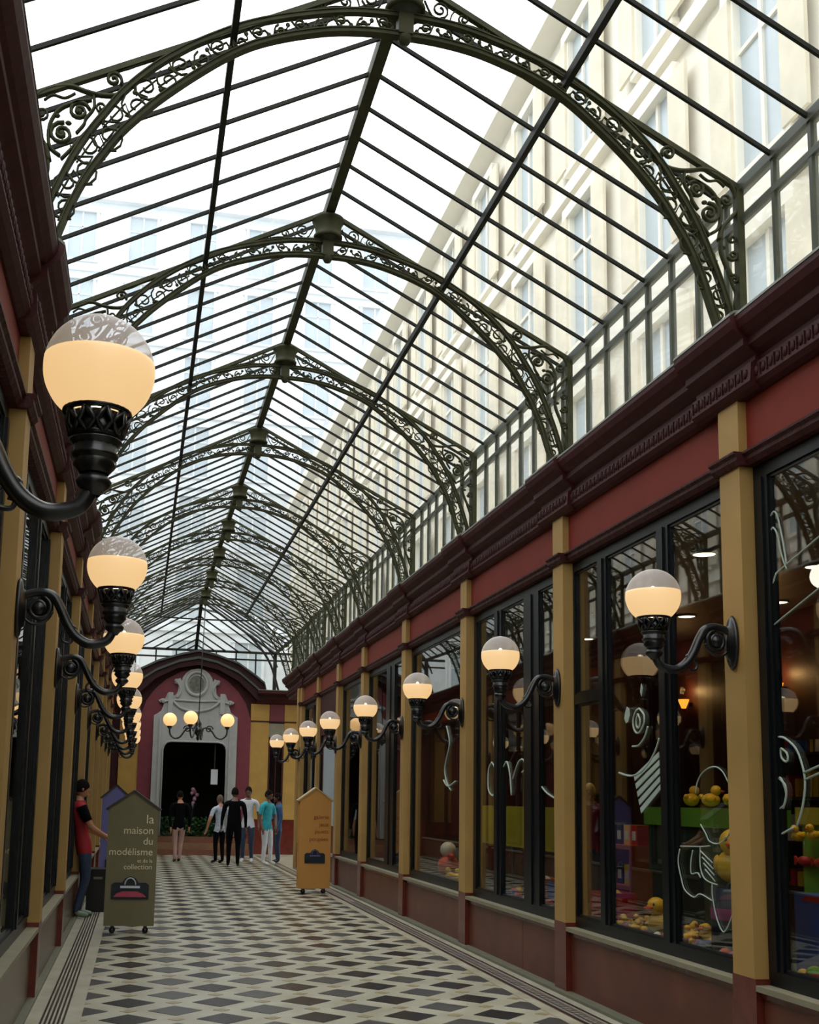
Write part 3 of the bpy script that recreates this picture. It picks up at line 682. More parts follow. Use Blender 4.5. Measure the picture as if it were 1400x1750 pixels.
MB().box(fx(2.18), fx(2.58), YEND-.02, YEND, 1.0, 3.35).obj('pane', WINB if 0 else mat('dark_window_glass', (20, 16, 16), .08, 0, .3, 3, spec=.8), ew)
MB().box(fx(2.16), fx(2.60), YEND-.04, YEND-.01, 3.35, 3.8).obj('pale_blind', mat('grey_blind', (128, 122, 104), .8), ew)
MB().box(fx(2.16), fx(2.2), YEND-.07, YEND, 1.0, 3.4).box(fx(2.56), fx(2.6), YEND-.07, YEND, 1.0, 3.4).box(fx(2.36), fx(2.385), YEND-.06, YEND, 1.0, 3.4).obj('frame', DMAROON, ew)
# steps and the dark room behind the portal
st = struct('trim_steps')
STEPM = mat('brown_step_stone', (120, 88, 58), .4, 0, .15, 5); STEPM2 = mat('red_brown_step_riser', (108, 66, 46), .45, 0, .15, 5)
for k in range(3):
    MB().box(fx(-1.6), fx(1.6), YEND-.95+.3*k, YEND-.05, .155*k, .155*(k+1)).obj('step', STEPM if k % 2 else STEPM2, st)
dk = struct('wall_portal_room')
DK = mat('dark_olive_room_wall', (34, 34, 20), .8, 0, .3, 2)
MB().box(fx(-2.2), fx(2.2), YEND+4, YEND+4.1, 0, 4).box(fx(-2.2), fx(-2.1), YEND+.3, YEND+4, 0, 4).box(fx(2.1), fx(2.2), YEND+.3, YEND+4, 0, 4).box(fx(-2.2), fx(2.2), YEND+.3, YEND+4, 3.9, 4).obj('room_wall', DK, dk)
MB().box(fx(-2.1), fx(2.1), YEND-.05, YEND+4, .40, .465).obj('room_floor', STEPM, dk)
hd = MB(); rnd = random.Random(3)
for k in range(900):
    p = Vector((rnd.uniform(fx(-1.15), fx(1.15)), YEND+.55+rnd.uniform(-.06, .2), rnd.uniform(.47, 1.02))); a = Vector((rnd.uniform(-1, 1), rnd.uniform(-1, 1), rnd.uniform(-.3, 1))).normalized()*.05; b = a.cross(Vector((rnd.uniform(-1, 1), 1, rnd.uniform(-1, 1)))).normalized()*.025
    hd.add([p-a, p+b, p+a, p-b], [(0, 1, 2, 3)])
tag(hd.obj('hedge', mat('dark_green_leaves', (30, 74, 26), .6, 0, .3, 9)), 'low dark green hedge filling the foot of the end doorway', 'hedge', kind='stuff')
nc = root('notice_sheet', 'white paper notice pinned at the end doorway beside the portal edge', 'notice', (fx(.62), YEND+.3, 2.0))
MB().box(-.10, .10, -.01, .01, -.02, .42).obj('sheet', mat('white_paper', (225, 228, 230), .6, 0, 0, emit=(200, 205, 210), estr=0), nc)
MB().box(-.02, .02, -.01, .04, .42, 1.15).obj('hanging_rod', BLACK, nc)
pf = root('flower_stand', 'pink and white flower arrangement in the dark end doorway', 'flowers', (fx(.05), YEND+.9, .465))
fm = MB(); [fm.ball((rnd.uniform(-.15, .15), rnd.uniform(-.1, .1), 1.15+rnd.uniform(-.2, .25)), .06, n=8, m=5) for _ in range(9)]
fm.obj('blossom', mat('pale_pink_petals', (190, 140, 160), .6), pf); MB().lathe([(.0, 0), (.12, .0), (.05, .1), (.04, .7), (.13, .95), (.1, .96), (.0, .9)], 12).obj('stand', BLACK, pf)

# ------------------------------------------------------------------ buildings outside
def facade(name, axis, pos, lo, hi, z0, floors, fh, step, ww, wh, m, facing, depth=6, label=None, shutters=True, string=True, roof=True):
    b = root(name, label, 'building')
    top = z0+floors*fh
    def bx(a0, a1, d0, d1, z_0, z_1):     # a along, d out from the facade plane
        A = (pos+facing*d0, pos+facing*d1)
        return (A[0], A[1], a0, a1, z_0, z_1) if axis == 'y' else (a0, a1, A[0], A[1], z_0, z_1)
    MB().box(*bx(lo, hi, -depth, -.02, z0-.1, top)).obj('wall', m, b)
    if roof: 
        MB().box(*bx(lo, hi, -depth, .35, top, top+.35)).obj('cornice', m, b); MB().box(*bx(lo, hi, -depth, -.5, top+.35, top+2.6)).obj('roof', ZINC, b)
    for fl_ in range(floors):
        z = z0+fl_*fh
        if string: MB().box(*bx(lo, hi, -.02, .12, z-.14, z+.06)).obj('string_course', m, b)
    n = int((hi-lo)/step); off = (hi-lo-n*step)/2
    me = {}
    fr = MB(); 
    def wm():
        f = MB()
        for q in (bx(-ww/2-.12, -ww/2, 0, .08, 0, wh), bx(ww/2, ww/2+.12, 0, .08, 0, wh), bx(-ww/2-.18, ww/2+.18, 0, .12, wh, wh+.16), bx(-ww/2-.15, ww/2+.15, 0, .1, -.08, 0), bx(-.03, .03, -.02, .03, 0, wh), bx(-ww/2, ww/2, -.02, .03, wh*.68, wh*.68+.05)):
            q = list(q)
            if axis == 'y': q[0] -= pos; q[1] -= pos
            else: q[2] -= pos; q[3] -= pos
            f.box(*q)
        return f.mesh('window_frame', m)
    def pm(a0, a1, z_0, z_1, mm, nm, d=(-.02, -.0)):
        q = list(bx(a0, a1, d[0], d[1], z_0, z_1))
        if axis == 'y': q[0] -= pos; q[1] -= pos
        else: q[2] -= pos; q[3] -= pos
        return MB().box(*q).mesh(nm, mm)
    wmesh = wm(); pmesh = pm(-ww/2, ww/2, 0, wh, WINB, 'window_pane'); sh = [pm(-ww/2-.04-ww*.5, -ww/2-.04, 0, wh, SHUT, 'shutter', (.08, .12)), pm(ww/2+.04, ww/2+.04+ww*.5, 0, wh, SHUT, 'shutter', (.08, .12))]
    cnt = 0
    for fl_ in range(floors):
        for k in range(n):
            a = lo+off+step*(k+.5); z = z0+fl_*fh+(fh-wh)*.42
            loc = (pos, a, z) if axis == 'y' else (a, pos, z)
            wo_ = put('window', wmesh, b, loc); put('window_pane', pmesh, wo_)
            if shutters:
                for s_ in sh: put('shutter', s_, wo_)
    return b
facade('courtyard_building', 'y', 5.75, -4, 45, 4.85, 3, 2.75, 2.25, .82, 2.0, PLASTER, -1, label='cream stone building with shuttered windows rising beside the clerestory glass')
facade('courtyard_building', 'y', -7.0, -4, 45, 4.85, 2, 2.75, 2.25, .82, 2.0, PLASTER, 1, label='cream building behind the wall carrying the man-side lamps, seen in window reflections')
facade('apartment_building', 'x', 47, -16, 22, 5.5, 7, 3.1, 2.6, 1.15, 2.2, PLASTER_B, -1, label='tall pale grey apartment block beyond the end of the glass roof', shutters=False)

# ------------------------------------------------------------------ advertising boards
def board(name, label, loc, rz, W, H, sh, m, roofm, lines, tm, plaq, T=.16):
    r = root(name, label, 'sign board', loc, rz)
    MB().prism([(-W/2, .09), (W/2, .09), (W/2, sh), (0, H), (-W/2, sh)], -T/2, T/2).obj('panel', m, r)
    for s in (-1, 1):
        MB().bar((0, 0, H+.012), (s*(W/2+.03), 0, sh-.012), T+.03, .025, up=(0, 0, 1)).obj('roof_edge', roofm, r)
        for y in (-1, 1):
            MB().lathe([(0, -.012), (.033, -.012), (.036, 0), (.033, .012), (0, .012)], 12, (s*(W/2-.1), y*(T/2-.04), .036), axis='y').box(s*(W/2-.1)-.02, s*(W/2-.1)+.02, y*(T/2-.04)-.02, y*(T/2-.04)+.02, .06, .095).obj('caster', BLACK, r)
    for t, z, sz in lines:
        text(t, sz, r, (W/2-.045, -T/2-.003, z), (PI/2, 0, 0), tm, 'RIGHT')
    pz, pw, phh, dark, barc, pink = plaq
    P = root('plaque'); P.parent = r
    pq = [(-pw/2, 0), (pw/2, 0), (pw/2, phh*.62), (pw*.42, phh*.72), (pw*.22, phh*.72), (pw*.14, phh*.9), (0, phh), (-pw*.14, phh*.9), (-pw*.22, phh*.72), (-pw*.42, phh*.72), (-pw/2, phh*.62)]
    MB().prism(pq, -T/2-.012, -T/2).obj('plaque_back', dark, P)
    MB().box(-pw*.26, pw*.26, -T/2-.018, -T/2-.012, phh*.48, phh*.58).obj('plaque_bar', barc, P)
    if pink: MB().prism([(-pw*.44, phh*.10), (pw*.44, phh*.10), (pw*.34, phh*.24), (pw*.2, phh*.34), (-pw*.2, phh*.34), (-pw*.36, phh*.24)], -T/2-.018, -T/2-.012).obj('plaque_band', pink, P)
    MB().tube([(u*pw*.36, -T/2-.014, phh*.62+v*phh*.3) for u, v in [(math.cos(PI*k/10)*.4, math.sin(PI*k/10)) for k in range(11)]], .008, 5).obj('plaque_arch', barc, P)
    P.location = (0, 0, pz); return r
OLIVE = mat('olive_board_paint', (112, 104, 74), .55, 0, .08, 3); CRT = mat('pale_lettering', (222, 212, 178), .6, 0, 0)
NAVY = mat('navy_plaque', (22, 30, 40), .4); PINK = mat('pink_plaque_band', (170, 64, 84), .5); PALE = mat('pale_plaque_bar', (200, 204, 214), .5)
board('sign_board', 'olive house-shaped sign board on casters with French lettering and a plaque', (-.04, 13.9, 0), -.04, .585, 1.66, 1.46, OLIVE, mat('dark_board_edge', (52, 48, 36), .5),
      [('la', 1.29, .15), ('maison', 1.165, .125), ('du', 1.04, .12), ('modélisme', .915, .118), ('et de la', .83, .06), ('collection', .75, .085)], CRT, (.40, .44, .27, NAVY, PALE, PINK))
board('sign_board', 'orange-yellow house-shaped sign board standing by the marble wall base', (3.05, 19.6, .0), .06, .56, 1.80, 1.60, mat('orange_board_paint', (186, 132, 62), .5, 0, .06, 3), mat('pale_wood_edge', (176, 150, 104), .5),
      [('galerie', 1.28, .10), ('jeux', 1.15, .10), ('jouets', 1.03, .10), ('poupées', .90, .10)], mat('red_brown_lettering', (150, 70, 34), .6), (.52, .36, .24, NAVY, mat('violet_plaque_text', (92, 84, 130), .5), None))
board('sign_board', 'violet-blue house-shaped board half hidden behind the olive one', (-.33, 18.0, 0), 0, .42, 1.76, 1.58, mat('violet_blue_board_paint', (98, 98, 150), .5, 0, .06, 3), mat('dark_board_edge', (52, 48, 36), .5),
      [('poupées', 1.3, .08)], CRT, (.5, .25, .2, NAVY, PALE, None))
bxr = root('black_crate', 'black upright crate standing between the man and the olive board', 'crate', (-.50, 16.55, 0))
MB().box(-.15, .15, -.2, .2, 0, .56).obj('body', BLACK, bxr); MB().box(-.16, .16, -.21, .21, .56, .585).obj('lid', BLACK, bxr)
MB().box(-.06, .06, -.215, -.2, .45, .48).obj('handle', LEAD, bxr)

# ------------------------------------------------------------------ people
SKIN = mat('skin', (176, 122, 92), .5, 0, .05); SKIND = mat('skin_dark', (110, 74, 54), .5, 0, .05)
def person(label, loc, rz, H, top, legs, shoes, skin, hair, pose=None, sleeve='short', long_coat=False, hairlen=.0, extra=None):
    r = root('person', label, 'person', loc, rz)
    J = dict(pel=(0, 0, .52), wai=(0, 0, .60), che=(0, .005, .72), ste=(0, 0, .81), nk=(0, .0, .865), hd0=(0, .01, .90),
             shl=(-.115, 0, .80), ell=(-.145, -.02, .635), wrl=(-.15, .03, .50), shr=(.115, 0, .80), elr=(.145, -.02, .635), wrr=(.15, .03, .50),
             hil=(-.052, 0, .50), knl=(-.058, .015, .285), anl=(-.06, -.01, .045), tol=(-.068, .10, .018), hir=(.052, 0, .50), knr=(.058, .015, .285), anr=(.06, -.01, .045), tor=(.068, .10, .018))
    if pose: J.update(pose)
    Rd = dict(pel=.082, wai=.070, che=.084, ste=.064, nk=.031, hd0=.030, shl=.040, ell=.026, wrl=.017, shr=.040, elr=.026, wrr=.017, hil=.058, knl=.037, anl=.025, tol=.020, hir=.058, knr=.037, anr=.025, tor=.020)
    if long_coat: Rd['pel'] = .10; Rd['hil'] = Rd['hir'] = .07; Rd['che'] = .09; Rd['wai'] = .085
    E = [('pel', 'wai', 't'), ('wai', 'che', 't'), ('che', 'ste', 't'), ('ste', 'nk', 's'), ('nk', 'hd0', 's'), ('ste', 'shl', 't'), ('shl', 'ell', 'a'), ('ell', 'wrl', 'f'), ('ste', 'shr', 't'), ('shr', 'elr', 'a'), ('elr', 'wrr', 'f'),
         ('pel', 'hil', 'l'), ('hil', 'knl', 'l'), ('knl', 'anl', 'l'), ('anl', 'tol', 'o'), ('pel', 'hir', 'l'), ('hir', 'knr', 'l'), ('knr', 'anr', 'l'), ('anr', 'tor', 'o')]
    names = list(J); V = [Vector(J[n])*H for n in names]; RR = [Rd[n]*H for n in names]; idx = {n: i for i, n in enumerate(names)}; edges = [(idx[a], idx[b]) for a, b, _ in E]; kinds = [k for _, _, k in E]
    for side in 'lr':                        # palm and five fingers
        wri, elb = V[idx['wr'+side]], V[idx['el'+side]]; d = (wri-elb).normalized(); sgn = -1 if side == 'l' else 1
        lat = Vector((0, 1, 0)); lat = (lat-d*lat.dot(d)).normalized(); 
        V.append(wri+d*.035*H); RR.append(.017*H); p = len(V)-1; edges.append((idx['wr'+side], p)); kinds.append('h')
        V.append(wri+d*.05*H); RR.append(.015*H); q = len(V)-1; edges.append((p, q)); kinds.append('h')
        bend = d.cross(lat)*(.25)*sgn
        for k, ln in enumerate((.034, .040, .042, .036)):
            b0 = wri+d*.055*H+lat*(k-1.5)*.0095*H; V.append(b0); RR.append(.0052*H); a = len(V)-1; edges.append((q, a)); kinds.append('h')
            V.append(b0+(d+bend).normalized()*ln*H*.6); RR.append(.0048*H); edges.append((a, len(V)-1)); kinds.append('h'); a = len(V)-1
            V.append(V[a]+(d+bend*2.4).normalized()*ln*H*.45); RR.append(.0042*H); edges.append((a, len(V)-1)); kinds.append('h')
        V.append(wri+d*.03*H+lat*.018*H); RR.append(.006*H); a = len(V)-1; edges.append((p, a)); kinds.append('h')
        V.append(V[a]+(d*.7+lat*.6)*.026*H); RR.append(.005*H); edges.append((a, len(V)-1)); kinds.append('h')
    me = bpy.data.meshes.new('skel'); me.from_pydata(V, edges, []); o = bpy.data.objects.new('skel', me); COL.objects.link(o)
    sm = o.modifiers.new('s', 'SKIN'); sm.use_smooth_shade = True
    for i, v in enumerate(me.skin_vertices[0].data): v.radius = (RR[i], RR[i]*(.72 if i < 4 else 1)); v.use_root = (i == 0)
    sb_ = o.modifiers.new('b', 'SUBSURF'); sb_.levels = 1; sb_.render_levels = 1
    dg_ = bpy.context.evaluated_depsgraph_get(); ev = o.evaluated_get(dg_); nm = bpy.data.meshes.new_from_object(ev)
    bpy.data.objects.remove(o)
    km = {'t': 0, 'a': 0 if sleeve != 'none' else 3, 'f': 0 if sleeve == 'long' else 3, 's': 3, 'h': 3, 'l': 1, 'o': 2}
    nm.materials.clear()
    for m_ in (top, legs, shoes, skin): nm.materials.append(m_)
    segs = [(V[a], V[b], k) for (a, b), k in zip(edges, kinds)]
    for pol in nm.polygons:
        c = pol.center; best = 1e9; kk = 't'
        for a, b, k in segs:
            ab = b-a; t = max(0, min(1, (c-a).dot(ab)/max(ab.length_squared, 1e-9))); d2 = (a+ab*t-c).length_squared
            if d2 < best: best = d2; kk = k; tt = t
        mi = km[kk]
        if kk == 'l' and c.z > .47*H: mi = 0
        if kk == 's' and c.z < .835*H: mi = 0
        if long_coat and c.z > .36*H and kk in 'lt': mi = 0
        if kk == 'a' and sleeve == 'short' and tt > .72: mi = 3
        pol.material_index = mi; pol.use_smooth = True
    nm.name = 'body'; put('body', nm, r)
    hc = Vector(J['hd0'])*H+Vector((0, .012, .042))*H
    hb_ = MB().ball(hc, .043*H, .054*H, .066*H, 16, 12); hb_.ball(hc+Vector((0, .054, -.008))*H, .007*H, .011*H, .012*H, 8, 5)
    hb_.ball(hc+Vector((0, .036, -.045))*H, .022*H, .016*H, .016*H, 8, 5)
    for s in (-1, 1): hb_.ball(hc+Vector((s*.043, -.004, -.005))*H, .006*H, .010*H, .015*H, 8, 5)
    head = hb_.obj('head', skin, r)
    ey = MB(); [ey.ball(hc+Vector((s*.017, .049, .004))*H, .006*H, .004*H, .004*H, 8, 5) for s in (-1, 1)]; ey.obj('eye', mat('dark_eye', (24, 18, 16), .3), head)
    MB().ball(hc+Vector((0, .048, -.031))*H, .014*H, .005*H, .004*H, 8, 5).obj('mouth', mat('lip', (130, 70, 62), .5), head)
    hr = MB(); n_, m_ = 18, 12; vs = []
    for i in range(m_+1):
        t = PI*i/m_*.62
        for k in range(n_):
            a = 2*PI*k/n_; tq = t*(1-.30*max(0, math.sin(a)));  vs.append(hc+Vector((.0475*math.sin(tq)*math.cos(a), .058*math.sin(tq)*math.sin(a)-.004, .071*math.cos(tq)-(hairlen if i == m_ and math.sin(a) < .2 else 0)))*H)
    hr.add(vs, [(i*n_+k, i*n_+(k+1) % n_, (i+1)*n_+(k+1) % n_, (i+1)*n_+k) for i in range(m_) for k in range(n_)], True)
    hr.obj('hair', hair, r)
    if extra: extra(r, H, J)
    return r
HDK = mat('dark_hair', (22, 16, 14), .9, spec=.1); HBR = mat('brown_hair', (70, 46, 30), .5); HBL = mat('blond_hair', (196, 160, 86), .5); HGR = mat('grey_hair', (96, 84, 74), .9, spec=.1)
RED = mat('red_shirt', (158, 22, 34), .7, 0, .1, 8); BLK = mat('black_cloth', (9, 9, 13), .95, spec=.1); JEAN = mat('blue_jeans', (44, 58, 82), .8, 0, .2, 20); BEIGE = mat('pinkish_beige_trousers', (176, 140, 128), .8)
WHT = mat('white_cloth', (206, 208, 212), .8); TRQ = mat('turquoise_shirt', (40, 160, 172), .8, 0, .15, 14); DEN = mat('denim_blue', (48, 82, 122), .8, 0, .2, 14); SHOE = mat('dark_shoes', (24, 22, 22), .5); WSH = mat('white_shoes', (210, 208, 200), .6); GSH = mat('green_grey_trainers', (120, 136, 116), .6)
def sleeve_cap(r, H, J):
    for k, s in (('shr', 'elr'), ('shl', 'ell')):
        a, b = Vector(J[k])*H, Vector(J[s])*H; MB().tube([a+(b-a)*.0+Vector((0, 0, .012))*H, a+(b-a)*.35, a+(b-a)*.68], [.040*H, .038*H, .033*H], 10).obj('sleeve', BLK, r)
    MB().tube([Vector((.042*math.cos(t), -.052+.038*math.sin(t), .843+.006*math.sin(t)))*H for t in [2*PI*k/12 for k in range(12)]], .009*H, 6, closed=True).obj('collar', RED, r)
person('man in red vest with black sleeves and blue jeans reaching past a crate', (-.68, 15.6, .0), -1.35, 1.80, RED, JEAN, GSH, SKIN, HDK,
       dict(wai=(0, -.02, .60), che=(0, -.035, .72), ste=(0, -.05, .81), nk=(0, -.055, .865), hd0=(0, -.045, .90), shl=(-.10, -.05, .80), shr=(.10, -.05, .80), ell=(-.13, .03, .65), wrl=(-.09, .13, .60), elr=(.135, .02, .66), wrr=(.10, .13, .60), knl=(-.055, .03, .285), anr=(.055, -.05, .045), tor=(.06, .05, .018)), 'short', extra=sleeve_cap)
person('person in dark top and pinkish trousers walking alone toward the doorway', (1.04, 28.6, 0), .15, 1.74, BLK, BEIGE, SHOE, SKIN, HDK,
       dict(knl=(-.05, .03, .285), anl=(-.045, -.02, .045), tol=(-.05, .075, .018), anr=(.03, .06, .045), tor=(.035, .155, .018), knr=(.045, .07, .285), wrl=(-.13, -.04, .49)), 'long')
person('person in pale patterned shirt with hands at waist behind the black coat', (2.02, 28.2, 0), .5, 1.66, mat('pale_patterned_shirt', (170, 178, 188), .8, 0, .4, 30), BLK, SHOE, SKIN, HGR, dict(ell=(-.20, -.03, .64), wrl=(-.21, .02, .51)), 'short')
person('person seen from behind in a long black coat and black trousers', (2.27, 27.0, 0), -.1, 1.84, BLK, BLK, SHOE, SKIND, HDK, dict(ell=(-.15, -.01, .63), wrl=(-.16, .03, .52)), 'long', True)
person('dark-haired person in white shirt and blue jeans behind the group', (2.75, 28.6, 0), 2.9, 1.88, WHT, JEAN, WSH, SKIND, HDK, None, 'short')
person('person in turquoise shirt and white trousers in the group', (3.12, 27.6, 0), -2.3, 1.80, TRQ, WHT, WSH, SKIND, HDK, dict(wrl=(-.06, .10, .55), ell=(-.15, .03, .64), anl=(-.10, .0, .045), knl=(-.08, .01, .285), tol=(-.12, .08, .018)), 'short')
person('person in denim blue jacket and jeans, outermost of the group', (3.50, 28.4, 0), 1.6, 1.74, DEN, JEAN, SHOE, SKIND, HDK, dict(wrr=(.06, .14, .62), elr=(.14, .06, .65)), 'long', hairlen=.02)
person('blond child-sized figure in wine-red top and jeans standing in the toy shop window', (4.42, 10.62, .60), 2.6, 1.22, mat('wine_red_top', (128, 20, 52), .8), JEAN, SHOE, SKIN, HBL, None, 'long', hairlen=.03)

# ------------------------------------------------------------------ toy shop display
YEL = mat('duck_yellow', (236, 186, 36), .35, 0, .05, 4); ORG = mat('duck_beak_red', (214, 66, 30), .35); REDP = mat('toy_red', (190, 34, 34), .35); BLU = mat('toy_blue', (40, 80, 170), .35); GRN = mat('toy_green', (104, 160, 44), .5, 0, .1, 5); WHP = mat('toy_white', (228, 224, 214), .4); DGRN = mat('dark_green_cloth', (30, 52, 30), .7); ORW = mat('orange_shelf_paint', (178, 84, 40), .5); PUR = mat('magenta_band', (160, 60, 130), .5); DBL = mat('dark_blue_drum', (28, 38, 62), .5); CARD = mat('yellow_card', (176, 160, 34), .6)
def duck_mesh():
    b = MB().ball((0, 0, .42), .36, .48, .34, 14, 9); b.ball((0, -.46, .58), .13, .16, .14, 8, 5); [b.ball((s*.32, -.02, .46), .08, .28, .18, 8, 5) for s in (-1, 1)]
    h = MB().ball((0, .26, .90), .27, .27, .26, 14, 9); k = MB().ball((0, .55, .86), .15, .14, .05, 10, 5).ball((0, .53, .80), .12, .11, .035, 10, 5)
    e = MB(); [e.ball((s*.13, .48, .96), .035, .03, .045, 8, 5) for s in (-1, 1)]
    return b.mesh('body', YEL), h.mesh('head', YEL), k.mesh('beak', ORG), e.mesh('eye', BLACK)
DM = duck_mesh()
def duck(label, loc, rz, sc, group=None, name='toy_duck'):
    r = root(name, label, 'duck', loc, rz, group); r.scale = (sc, sc, sc)
    put('body', DM[0], r); h = put('head', DM[1], r); put('beak', DM[2], h); put('eye', DM[3], h); return r
# raised window floors
wf = struct('trim_window_platforms')
for a, b in ((3.7, 6.35), (6.68, 9.45), (9.8, 12.5), (12.9, 15.6), (16.0, 18.6)):
    MB().box(3.90, 4.72, a, b, .03, .60).obj('window_platform', mat('dark_green_platform', (28, 44, 44), .4, 0, .3, 8), wf)
dr_ = root('drum_pedestal', 'dark blue drum with magenta band carrying the big yellow duck', 'pedestal', (4.18, 7.45, .60))
MB().lathe([(0, 0), (.17, 0), (.17, .46), (0, .46)], 20).obj('drum', DBL, dr_); MB().lathe([(.172, .24), (.175, .25), (.175, .31), (.172, .32)], 20).obj('band', PUR, dr_)
duck('big yellow toy duck with red beak on the dark blue drum', (4.18, 7.45, 1.055), 2.6, .36)
MB_ = duck('plain yellow toy duck standing above the heap of small toys', (4.10, 8.42, .60), 1.9, .27)
duck('small yellow duck apart on the dark platform near the drum', (4.25, 7.95, .60), 1.6, .14)
rnd = random.Random(11); taken = [(4.10, 8.42, .14), (4.18, 7.45, .20), (4.25, 7.95, .10), (4.42, 10.62, .33), (4.38, 10.02, .24), (4.38, 11.15, .24), (4.38, 11.85, .24)]
def free(x0, x1, y0, y1, r):
    for _ in range(400):
        x, y = rnd.uniform(x0, x1), rnd.uniform(y0, y1)
        if all(math.hypot(x-a, y-b) > r+c+.004 for a, b, c in taken): break
    else: return None
    taken.append((x, y, r)); return x, y
for k in range(22):
    q_ = free(3.98, 4.42, 7.8, 9.3, .065)
    if q_: duck('small yellow duck among the heap on the window floor', (q_[0], q_[1], .60), rnd.uniform(0, 6), .09+.015*rnd.random(), 'small ducks heaped on the toy shop window floor')
def ball_toy(label, loc, r_, m1, m2, grp): 
    o = root('toy_ball', label, 'ball', loc, 0, grp); MB().ball((0, 0, r_), r_, n=12, m=8).obj('body', m1, o); MB().lathe([(r_*1.01, -.01), (r_*1.02, 0), (r_*1.01, .01)], 14, (0, 0, r_)).obj('stripe', m2, o)
cols = [REDP, WHP, YEL, ORG, PUR, BLU]
for k in range(26):
    q_ = free(3.96, 4.2, 6.85, 9.3, .04)
    if not q_: continue
    a = cols[k % 6]; nm_ = ['red', 'white', 'yellow', 'orange', 'magenta', 'blue'][k % 6]
    ball_toy('small %s ball scattered along the toy shop window sill' % nm_, (q_[0], q_[1], .60), .032+.008*rnd.random(), a, cols[(k+2) % 6], 'small balls along the toy shop window sill')
for k in range(16):
    q_ = free(3.97, 4.3, 9.9, 12.3, .05)
    if not q_: continue
    a = cols[(k*5+1) % 6]; nm_ = ['red', 'white', 'yellow', 'orange', 'magenta', 'blue'][(k*5+1) % 6]
    ball_toy('small %s ball on the sill of the window with yellow panels' % nm_, (q_[0], q_[1], .60), .038+.012*rnd.random(), a, cols[(k+3) % 6], 'small balls in the yellow panel window')
gt = root('display_table', 'yellow-green display table with a dark green skirt behind the drum', 'table', (5.0, 9.15, .03))
MB().box(-.35, .35, -.55, .75, 1.42, 1.58).obj('tabletop', GRN, gt); MB().box(-.32, .32, -.52, .72, 1.0, 1.42).obj('skirt', DGRN, gt); MB().box(-.3, .3, -.5, .7, 0, 1.0).obj('plinth', mat('deep_green_cloth', (22, 38, 26), .7), gt)
for k, (y, lab) in enumerate(((8.75, 'nearest the drum'), (9.1, 'in the middle'), (9.45, 'at the far end'))):
    duck('yellow duck on the yellow-green display table, %s' % lab, (4.9, y, 1.61), 3.2+k, .17)
bxm = root('display_shelf', 'orange-edged low shelf with boxed toys behind the small ducks', 'shelf', (5.05, 10.95, .03))
for z in (.35, .75, 1.15): MB().box(-.2, .2, -.28, .28, z, z+.04).obj('shelf_board', ORW, bxm)
MB().box(-.2, .2, -.30, -.27, 0, 1.19).obj('side_panel', ORW, bxm); MB().box(-.2, .2, .27, .30, 0, 1.19).obj('side_panel', ORW, bxm)
for k in range(9):
    z = (.39, .79, 1.19)[k//3]; m_ = (REDP, YEL, DBL)[k % 3]; nm_ = ('red', 'yellow', 'navy')[k % 3]; q = ('bottom', 'middle', 'top')[k//3]
    o = root('toy_box', 'small %s toy box on the %s board of the orange-edged shelf' % (nm_, q), 'box', (5.05, 10.77+.18*(k % 3), z+.031), 0, 'boxed toys on the orange-edged shelf')
    MB().box(-.1, .1, -.07, .07, 0, .2).obj('carton', m_, o); MB().box(-.105, .105, -.04, .04, .05, .14).obj('label_patch', WHP, o)
# near window: green garland counter and large toy carton
gc = root('display_counter', 'bright green counter with a yellow top rail in the nearest window', 'counter', (4.52, 6.35, .60))
MB().box(-.15, .25, -1.9, .55, 0, .92).obj('front', GRN, gc); MB().box(-.18, .28, -1.95, .58, .92, 1.03).obj('top_rail', CARD, gc)
for k in range(7): MB().box(-.157, -.15, -1.9+.35*k, -1.88+.35*k, 0, .92).obj('board_joint', DGRN, gc)
ORD = ['first', 'second', 'third', 'fourth', 'fifth', 'sixth', 'seventh', 'eighth']
for k in range(8):
    y = 6.80-.17*k; duck('small duck in the upper row on the bright green counter, %s from the pilaster' % ORD[k], (4.275, y, 1.40+.01*(k % 2)), 1.7, .10, 'upper duck row on the green counter')
for k in range(7):
    y = 6.82-.19*k; o = root('toy_fish', ('red' if k % 2 == 0 else 'orange')+' toy fish hanging on the green counter, %s from the pilaster' % ORD[k], 'toy', (4.33, y, 1.28), 0, 'toy fish on the green counter')
    MB().ball((0, 0, 0), .03, .075, .035, 10, 6).obj('body', REDP if k % 2 == 0 else ORG, o); MB().prism([(.06, 0), (.11, .03), (.11, -.03)], -.008, .008, 'x').obj('tail', REDP, o); MB().tube([(0, 0, .03), (0, 0, .13)], .003, 4).obj('cord', WHP, o)
tcn = root('toy_carton', 'large toy carton with blue side, red top and yellow round picture in the nearest window', 'box', (4.19, 6.12, .60))
MB().box(-.12, .12, -.85, .42, 0, .50).obj('carton', BLU, tcn)
MB().box(-.125, -.12, -.85, .12, .30, .46).obj('grey_picture', mat('grey_print', (120, 116, 104), .5, 0, .5, 30), tcn)
MB().prism([(-.85, .46), (.34, .46), (.30, .49), (-.2, .51), (-.85, .51)], -.125, -.11, 'x').obj('red_header', REDP, tcn)
MB().box(-.127, -.12, -.85, .1, .235, .30).obj('red_stripe', REDP, tcn)
MB().lathe([(0, -.128), (.2, -.128), (.2, -.12)], 24, (0, -.12, .12), 1.3, .55, 'x').obj('yellow_disc', CARD, tcn)
MB().box(-.13, -.128, -.45, .0, .10, .13).box(-.13, -.128, -.45, -.0, .16, .175).obj('orange_print', ORG, tcn)
for k in range(10):
    ball_toy('yellow and green ball before the large toy carton', (3.98, 5.25+.12*k, .60), .035+.008*(k % 3), YEL if k % 2 else GRN, REDP, 'balls before the large toy carton')
